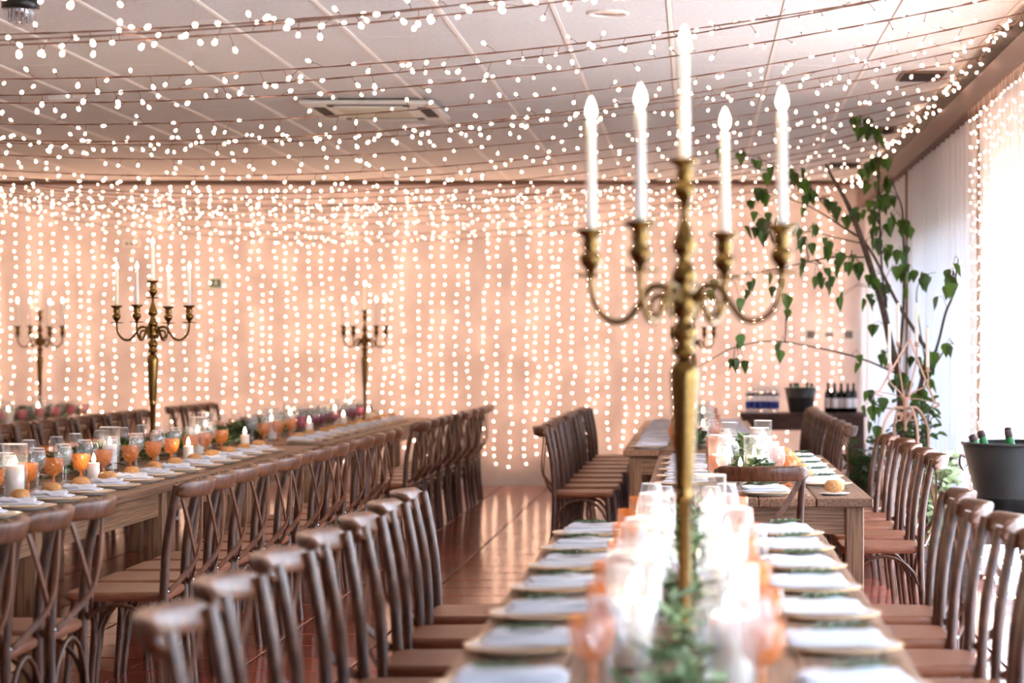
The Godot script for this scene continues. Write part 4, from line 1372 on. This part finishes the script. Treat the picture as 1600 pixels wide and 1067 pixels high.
func build_planter() -> void:
	var p := thing("planter_box", "white painted wooden planter box under the leafy branch", "planter", Vector3(1.56, 0, -15.75))
	for s in [-1, 1]:
		for k in 3:
			part("board", box_mesh(Vector3(0.30, 0.148, 0.02), 0.003), M.painted_board, p, Vector3(0, 0.077 + 0.152 * k, s * 0.14))
			part("board", box_mesh(Vector3(0.02, 0.148, 0.26), 0.003), M.painted_board, p, Vector3(s * 0.14, 0.077 + 0.152 * k, 0))
	part("soil", box_mesh(Vector3(0.255, 0.36, 0.255), 0.0), M.bark, p, Vector3(0, 0.2, 0))
	var pointed := leaf_mesh(0.085, 0.034, 0.008)
	var oval := leaf_mesh(0.075, 0.055, 0.006, 1)
	bush("dark bushy greenery spilling beside the white planter", Vector3(1.36, 0.0, -16.6), Vector3(0.5, 0.78, 0.5), 330, pointed, M.leaf_2, 5)
	bush("fern-like greenery growing at the foot of the leafy branch", Vector3(1.55, 0.4, -15.85), Vector3(0.34, 0.55, 0.34), 210, pointed, M.leaf_1, 6, 0.15)
	bush("pale green round-leaved plant behind the zinc tub", Vector3(1.5, 0.0, -12.9), Vector3(0.36, 1.0, 0.5), 330, oval, M.pale_leaf, 7, 0.2)
	bush("drooping leafy plant beside the piers and iron candle stand", Vector3(1.58, 0.0, -14.5), Vector3(0.3, 1.3, 0.36), 300, pointed, M.leaf_0, 8, 0.12)

func build_iron_stand() -> void:
	var o := Vector3(1.42, 0, -13.9)
	var t := thing("iron_candle_stand", "pale rusty wrought iron candle stand with arched legs and scrolls", "candle stand", o)
	for k in 4:
		var path := []
		for p in curve([Vector3(0.17, 0.0, 0), Vector3(0.172, 0.45, 0), Vector3(0.176, 0.85, 0), Vector3(0.155, 0.97, 0), Vector3(0.09, 1.06, 0), Vector3(0.022, 1.06, 0)], 5):
			path.append(p.rotated(Vector3.UP, 0.38 + PI / 2 * k))
		part("leg", tube_mesh(path, [0.0095], 6), M.old_iron, t)
		var sc := []
		for i in 22:
			var a := TAU * 1.35 * i / 21
			var r := 0.034 * (1.0 - 0.55 * i / 21)
			sc.append((Vector3(0.05 - r * cos(a), 1.0 + r * sin(a), 0)).rotated(Vector3.UP, 0.38 + PI / 2 * k))
		part("scroll", tube_mesh(sc, [0.006], 5), M.old_iron, t)
	part("finial", lathe_mesh([Vector2(0.0, 0.90), Vector2(0.011, 0.91), Vector2(0.012, 0.925), Vector2(0.006, 0.94), Vector2(0.013, 0.96), Vector2(0.011, 0.99), Vector2(0.014, 1.03), Vector2(0.012, 1.06), Vector2(0.019, 1.085), Vector2(0.02, 1.115), Vector2(0.03, 1.13), Vector2(0.031, 1.136), Vector2(0.0, 1.134)], 14), M.old_iron, t)
	# two flat bars lean together above the finial and end in scrolls
	for b in [[Vector3(-0.178, 1.18, 0.03), Vector3(0.024, 1.525, 0.0)], [Vector3(0.20, 1.10, -0.03), Vector3(0.03, 1.52, 0.005)]]:
		var lo: Vector3 = b[0]
		var hi: Vector3 = b[1]
		var out := signf(lo.x)
		var path := [hi, hi.lerp(lo, 0.5), lo]
		for i in 10:
			var a := PI * 1.4 * i / 9
			path.append(lo + Vector3(out * 0.024 * sin(a), -0.024 * (1 - cos(a)) * 0.5 + 0.02 * sin(a) * 0.3, 0) + Vector3(out * 0.006, -0.008, 0))
		var wide := []
		for p in path:
			wide.append(Vector3(0, 0, 0.024))
		var st := begin(false)
		add_strap(st, path, wide, 0.012)
		part("bar", done(st), M.old_iron, t)
	part("hook", tube_mesh(curve([Vector3(0.027, 1.51, 0), Vector3(0.03, 1.55, 0), Vector3(0.028, 1.58, 0), Vector3(0.036, 1.592, 0)], 4), [0.004], 5), M.old_iron, t)
	part("wire", tube_mesh(curve([Vector3(-0.178, 1.172, 0.03), Vector3(-0.09, 1.155, 0.01), Vector3(0.0, 1.13, 0), Vector3(0.1, 1.12, -0.01), Vector3(0.2, 1.095, -0.03)], 4), [0.003], 4), M.old_iron, t)
	var pan := lathe_mesh([Vector2(0.0, -0.003), Vector2(0.026, 0.0), Vector2(0.027, 0.004), Vector2(0.0, 0.001)], 14)
	var socket := lathe_mesh([Vector2(0.0, 0.0), Vector2(0.013, 0.0), Vector2(0.0145, 0.03), Vector2(0.0, 0.03)], 12)
	var n := 0
	for p in [Vector3(-0.115, 1.335, 0.05), Vector3(-0.043, 1.48, -0.06), Vector3(0.08, 1.48, -0.05), Vector3(0.145, 1.31, 0.04)]:
		n += 1
		part("rod", tube_mesh(curve([p, p - Vector3(0, 0.09, 0), Vector3(p.x * 0.35, 1.17, p.z * 0.4), Vector3(p.x * 0.1, 1.115, 0)], 4), [0.0055], 5), M.old_iron, t)
		part("drip_pan", pan, M.old_iron, t, p)
		part("candle_cup", socket, M.old_iron, t, p)
		make_taper("white unlit taper candle on the iron candle stand", "tapers on the iron stand", o + p + Vector3(0, 0.0305, 0), 1.05, false)

func bottle_profile(r: float, body: float, neck_r: float, total: float) -> Array:
	return [Vector2(0.0, 0.006), Vector2(r * 0.8, 0.0), Vector2(r, 0.008), Vector2(r, body), Vector2(r * 0.9, body + (total - body) * 0.14), Vector2(neck_r * 1.25, body + (total - body) * 0.42), Vector2(neck_r, body + (total - body) * 0.55), Vector2(neck_r, total - 0.012), Vector2(neck_r * 1.12, total - 0.010), Vector2(neck_r * 1.12, total), Vector2(0.0, total)]

func build_tub() -> void:
	# low table with a dark top
	var t := thing("side_table", "dark side table carrying the zinc bottle tub", "table", Vector3(1.42, 0, -8.9))
	part("table_top", box_mesh(Vector3(0.66, 0.035, 0.66), 0.005), M.dark_wood, t, Vector3(0, 0.7425, 0))
	for s in [-1, 1]:
		part("apron", box_mesh(Vector3(0.03, 0.09, 0.54), 0.003), M.dark_wood, t, Vector3(s * 0.28, 0.68, 0))
		part("apron", box_mesh(Vector3(0.54, 0.09, 0.03), 0.003), M.dark_wood, t, Vector3(0, 0.68, s * 0.28))
		for s2 in [-1, 1]:
			part("leg", box_mesh(Vector3(0.06, 0.725, 0.06), 0.005), M.dark_wood, t, Vector3(s * 0.28, 0.3625, s2 * 0.28))
	var o := Vector3(1.42, 0.7605, -8.9)
	var tub := thing("zinc_tub", "round galvanised zinc tub full of sparkling wine bottles", "tub", o)
	part("body", lathe_mesh([Vector2(0.0, 0.012), Vector2(0.19, 0.012), Vector2(0.195, 0.0), Vector2(0.20, 0.005), Vector2(0.208, 0.05), Vector2(0.211, 0.053), Vector2(0.211, 0.062), Vector2(0.21, 0.065), Vector2(0.262, 0.285), Vector2(0.258, 0.288), Vector2(0.205, 0.065), Vector2(0.192, 0.02), Vector2(0.0, 0.02)], 36), M.zinc, tub)
	var ring := []
	for k in 37:
		var a := TAU * k / 36
		ring.append(Vector3(cos(a) * 0.262, 0.288, sin(a) * 0.262))
	var rs := begin()
	add_tube(rs, ring, [0.007], 6, false)
	part("rim", done(rs), M.zinc, tub)
	for a in [2.55, 2.55 - PI]:
		var h := part("handle", tube_mesh(curve([Vector3(0.247, 0.22, -0.045), Vector3(0.278, 0.23, -0.045), Vector3(0.285, 0.19, -0.04), Vector3(0.284, 0.165, 0.0), Vector3(0.285, 0.19, 0.04), Vector3(0.278, 0.23, 0.045), Vector3(0.247, 0.22, 0.045)], 4), [0.0055], 6), M.chrome, tub)
		h.rotation.y = a
	var glass := lathe_mesh(bottle_profile(0.042, 0.13, 0.0145, 0.235), 16)
	var foil := lathe_mesh([Vector2(0.0195, 0.195), Vector2(0.0175, 0.225), Vector2(0.0165, 0.275), Vector2(0.0175, 0.279), Vector2(0.0, 0.279)], 14)
	var stopper := lathe_mesh([Vector2(0.0175, 0.279), Vector2(0.0178, 0.286), Vector2(0.0165, 0.306), Vector2(0.0, 0.309)], 12)
	var n := 0
	for b in [[-0.15, 0.07, 0.42], [-0.12, -0.06, 0.30], [0.0, 0.06, 0.25], [0.09, -0.04, 0.05], [-0.02, -0.14, 0.1], [0.14, 0.08, -0.2]]:
		n += 1
		var where: String = ["leaning out over the handle", "second from the handle", "standing in the middle", "almost upright", "at the window side of the bunch", "leaning away from the handle"][n - 1]
		var w := thing("sparkling_wine_bottle", "green foiled sparkling wine bottle in the zinc tub, " + where, "bottle", o + Vector3(b[0] * 0.72, 0.046, b[1]), 0.0, "bottles in the zinc tub")
		w.rotation.z = b[2]
		part("glass_body", glass, M.green_glass, w)
		part("foil", foil, M.green_foil, w)
		part("stopper", stopper, M.cork, w)

func build_serving_table() -> void:
	var t := thing("serving_table", "dark wooden serving table with bottles and ice bucket against the end wall", "table", Vector3(1.07, 0, -20.75))
	for k in 3:
		part("plank", box_mesh(Vector3(1.26, 0.04, 0.196), 0.004), M.dark_wood, t, Vector3(0, 0.806, -0.2 + 0.2 * k))
	for s in [-1, 1]:
		part("apron", box_mesh(Vector3(1.1, 0.13, 0.03), 0.003), M.dark_wood, t, Vector3(0, 0.72, s * 0.26))
		part("apron", box_mesh(Vector3(0.03, 0.13, 0.46), 0.003), M.dark_wood, t, Vector3(s * 0.56, 0.72, 0))
		for s2 in [-1, 1]:
			part("leg", box_mesh(Vector3(0.12, 0.785, 0.1), 0.006), M.dark_wood, t, Vector3(s * 0.55, 0.3925, s2 * 0.235))
	var y := 0.8265
	# water bottles
	var water := lathe_mesh(bottle_profile(0.027, 0.17, 0.012, 0.255), 14)
	var wlabel := lathe_mesh([Vector2(0.0278, 0.045), Vector2(0.0278, 0.115)], 16)
	var wneck := lathe_mesh([Vector2(0.0268, 0.176), Vector2(0.022, 0.198)], 14)
	var wcap := lathe_mesh([Vector2(0.0145, 0.243), Vector2(0.0145, 0.262), Vector2(0.0, 0.263)], 10)
	var first: Node3D
	var order := ["first", "second", "third", "fourth", "fifth", "sixth"]
	for row in 2:
		for k in 6:
			var at := Vector3(0.52 + 0.054 * k + 0.02 * row, y, -20.55 - 0.075 * row)
			var label := "small water bottle with a blue label, %s from the ice bucket in the %s row" % [order[5 - k], "front" if row == 0 else "rear"]
			if first == null:
				first = thing("water_bottle", label, "bottle", at, 0.0, "water bottles on the serving table")
				part("glass_body", water, M.water_bottle, first)
				part("label", wlabel, M.blue_label, first)
				part("neck_label", wneck, M.dark_blue_label, first)
				part("cap", wcap, M.white_plastic, first)
			else:
				copy_of(first, at, 0.0, label)
	# ice bucket
	var bo := Vector3(1.055, y, -20.72)
	var b := thing("ice_bucket", "galvanised metal ice bucket with bottle necks on the serving table", "bucket", bo)
	part("body", lathe_mesh([Vector2(0.0, 0.01), Vector2(0.108, 0.01), Vector2(0.112, 0.0), Vector2(0.117, 0.006), Vector2(0.142, 0.145), Vector2(0.147, 0.15), Vector2(0.144, 0.156), Vector2(0.163, 0.245), Vector2(0.159, 0.246), Vector2(0.112, 0.02), Vector2(0.0, 0.02)], 28), M.zinc, b)
	var ring := []
	for k in 29:
		var a := TAU * k / 28
		ring.append(Vector3(cos(a) * 0.163, 0.246, sin(a) * 0.163))
	var rs := begin()
	add_tube(rs, ring, [0.005], 5, false)
	part("rim", done(rs), M.zinc, b)
	var glass := lathe_mesh(bottle_profile(0.036, 0.15, 0.0135, 0.262), 14)
	var n := 0
	for s in [[-0.065, 0.03, 0.2], [-0.045, -0.055, 0.08], [0.0, 0.02, 0.12], [0.05, -0.04, -0.12], [0.07, 0.04, -0.22]]:
		n += 1
		var w := thing("green_bottle", "green glass bottle standing in the ice bucket", "bottle", bo + Vector3(s[0] * 0.8, 0.034, s[1]), 0.0, "bottles in the ice bucket")
		w.rotation.z = s[2]
		part("glass_body", glass, M.green_foil, w)
		part("cap", lathe_mesh([Vector2(0.0158, 0.24), Vector2(0.0158, 0.267), Vector2(0.0, 0.268)], 10), M.dark_bottle, w)
	# wine bottles
	var wine := lathe_mesh(bottle_profile(0.036, 0.19, 0.0135, 0.295), 16)
	var label_mesh := lathe_mesh([Vector2(0.0368, 0.05), Vector2(0.0368, 0.145)], 18)
	var capsule := lathe_mesh([Vector2(0.0142, 0.235), Vector2(0.0145, 0.27), Vector2(0.016, 0.297), Vector2(0.0, 0.298)], 12)
	for k in 5:
		var w := thing("wine_bottle", "dark wine bottle with a white label, %s from the ice bucket" % order[k], "bottle", Vector3(1.33 + 0.062 * k + (0.008 if k > 1 else 0.0), y, -20.66 + 0.05 * (k % 2)), 0.0, "wine bottles on the serving table")
		part("glass_body", wine, M.dark_bottle, w)
		part("label", label_mesh, M.paper_label, w)
		part("capsule", capsule, M.dark_bottle, w)

# ==================================================================== fairy lights
func build_string_lights() -> void:
	# two bulb shapes: a teardrop for the ceiling strings, a bead for the strands
	var drop := lathe_mesh([Vector2(0.0, 0.0), Vector2(0.004, -0.001), Vector2(0.008, -0.010), Vector2(0.0088, -0.016), Vector2(0.006, -0.022), Vector2(0.0, -0.025)], 7)
	var bead := lathe_mesh([Vector2(0.0, 0.008), Vector2(0.0062, 0.0035), Vector2(0.007, -0.0025), Vector2(0.0, -0.0085)], 6)
	# ceiling strings, hung across the hall
	var depths := [7.2, 7.68, 8.0, 8.2, 9.16, 9.37, 9.95, 10.76, 11.4, 12.0, 12.55, 13.2, 13.8, 14.5, 15.1, 15.8, 16.4, 17.1, 17.8, 18.5, 19.3, 20.1, 20.9, 21.5]
	var order := depths.size() + 1
	for d in depths:
		order -= 1
		var shape := drop if d < 15.0 else bead
		var x0 := -8.6 + rng.randf_range(-0.2, 0.2)
		var x1 := 1.76
		var sag := 0.58 + rng.randf_range(-0.05, 0.07)
		var z0: float = -d + rng.randf_range(-0.12, 0.12)
		var z1: float = -d + rng.randf_range(-0.12, 0.12)
		var mid := (x0 + x1) / 2
		var s := thing("string_light", "string of warm white bulbs sagging under the ceiling, %s from the end wall" % nth(order), "string lights", Vector3(mid, CEIL, (z0 + z1) / 2), 0.0, "string lights across the ceiling")
		var wire := begin()
		var pts := []
		var pts2 := []
		var steps := 72
		for i in steps + 1:
			var u := -1.0 + 2.0 * i / steps
			var c := Vector3(u * (x1 - x0) / 2, -0.045 - sag * (1.0 - u * u), lerpf(z0, z1, (u + 1) / 2) - s.position.z)
			var tw: float = i * 2.1 + d
			pts.append(c + Vector3(0, sin(tw), cos(tw)) * 0.0024)
			pts2.append(c - Vector3(0, sin(tw), cos(tw)) * 0.0024)
		add_tube(wire, pts, [0.0024], 4)
		add_tube(wire, pts2, [0.0024], 4)
		var loose := begin()
		var have_loose := false
		var x := x0 + 0.05
		while x < x1:
			var u := (x - mid) / ((x1 - x0) / 2)
			var c := Vector3(x - mid, -0.045 - sag * (1.0 - u * u), lerpf(z0, z1, (u + 1) / 2) - s.position.z)
			# each bulb leaves the cable on a short lead, most hang, some stick up or out
			var lead := Vector3(rng.randf_range(-1, 1), rng.randf_range(-1.6, 0.9), rng.randf_range(-1, 1)).normalized() * rng.randf_range(0.012, 0.055)
			var tip := c + lead
			add_tube(wire, [c, c + lead * 0.5 + Vector3(0, 0.004, 0), tip], [0.0016], 3, false)
			add_tube(wire, [tip, tip + lead.normalized() * 0.008], [0.004], 5)
			var up := -lead.normalized()
			var side := up.cross(Vector3(0.3, 0.1, 0.9)).normalized()
			var xf := Transform3D(Basis(side, up, side.cross(up)), tip + lead.normalized() * 0.006)
			# near the photographer every bulb is a part of its own
			if d < 13.0 and x > -0.35 * d:
				var b := part("bulb", drop, M.bulb_glow_ceiling, s)
				b.transform = xf.scaled_local(Vector3.ONE * rng.randf_range(0.85, 1.25))
			else:
				loose.append_from(shape, 0, xf if d < 15.0 else xf.scaled_local(Vector3.ONE * 0.85))
				have_loose = true
			x += rng.randf_range(0.075, 0.125) * (1.0 if d < 15.0 else 1.25)
		part("cable", done(wire), M.cable, s)
		if have_loose:
			var o := part("bulb_chain", loose.commit(), M.bulb_glow_ceiling, s)
			o.set_meta("kind", "stuff")
		for f in [0.3, 0.62]:
			var u: float = -1.0 + 2.0 * f
			var l := OmniLight3D.new()
			l.name = "string_glow"
			l.light_color = Color(1.0, 0.66, 0.48).linear_to_srgb()
			l.light_energy = 0.006
			l.light_size = 0.009
			l.omni_range = 30.0
			l.omni_attenuation = 2.0
			l.shadow_enabled = true
			l.position = Vector3(u * (x1 - x0) / 2, -0.08 - sag * (1.0 - u * u), 0)
			s.add_child(l, true)
	# strands down the end wall: eight patterns, hung side by side
	var chains := []
	for v in 8:
		var bulbs := begin()
		var thread := begin()
		var pts := []
		var y := -0.06
		var off := 0.0
		while y > -2.9 - 0.03 * v:
			off = clampf(off + rng.randf_range(-0.02, 0.02), -0.03, 0.03)
			pts.append(Vector3(off, y, rng.randf_range(-0.006, 0.006)))
			y -= rng.randf_range(0.07, 0.112)
		add_tube(thread, [Vector3(0, 0, 0)] + pts, [0.0013], 3, false)
		for p in pts:
			bulbs.append_from(bead, 0, Transform3D(Basis(), p + Vector3(rng.randf_range(-0.012, 0.012), -0.008, rng.randf_range(0.004, 0.016))))
		chains.append([done(thread), bulbs.commit()])
	var x := -8.9
	var places := []
	while x < 1.72:
		places.append(x)
		x += rng.randf_range(0.115, 0.165)
	for i in places.size():
		hang_strand(chains[rng.randi_range(0, 7)], Vector3(places[i], 3.2425, -ROOM_END + 0.035 + rng.randf_range(0, 0.05)), 0.0, "warm fairy light strand down the end wall, %s from the window wall" % nth(places.size() - i), "fairy light strands on the end wall")
	# strands down the curtain past the pier
	var d := 13.2
	var count := 0
	while d > 9.6:
		count += 1
		hang_strand(chains[rng.randi_range(0, 7)], Vector3(1.755 + rng.randf_range(-0.012, 0.012), 3.0, -d), PI / 2, "warm fairy light strand before the sheer curtain, %s from the pier" % nth(count), "fairy light strands on the curtain")
		d -= rng.randf_range(0.10, 0.15)
	# one more string, pinned along the pelmet
	var s := thing("string_light", "string of warm bulbs bunched along the brown pelmet", "string lights", Vector3(1.7, 3.2, -16))
	var wire := begin()
	var bulbs := begin()
	var pts := []
	for i in 90:
		var dd := 10.6 + 11.4 * i / 89.0
		var p := Vector3(rng.randf_range(-0.03, 0.03), 0.03 + 0.035 * sin(dd * 5.0) + rng.randf_range(-0.02, 0.02), 16 - dd)
		pts.append(p)
		for k in (i % 3) % 2 + (1 if sin(i * 0.7) > 0.1 else 0):
			bulbs.append_from(drop, 0, Transform3D(Basis(Vector3(0.6, 0.2, 0.77).normalized(), rng.randf_range(-2, 2)), p + Vector3(rng.randf_range(-0.05, 0.02), rng.randf_range(-0.05, 0.03), rng.randf_range(-0.04, 0.04))))
	add_tube(wire, pts, [0.004], 4)
	part("cable", done(wire), M.cable, s)
	part("bulb_chain", bulbs.commit(), M.bulb_glow_ceiling, s).set_meta("kind", "stuff")

func hang_strand(chain: Array, at: Vector3, turn: float, label: String, group: String) -> void:
	var s := thing("fairy_light_strand", label, "fairy lights", at, turn, group)
	part("thread", chain[0], M.clear_cable, s)
	part("bulb_chain", chain[1], M.bulb_glow, s).set_meta("kind", "stuff")
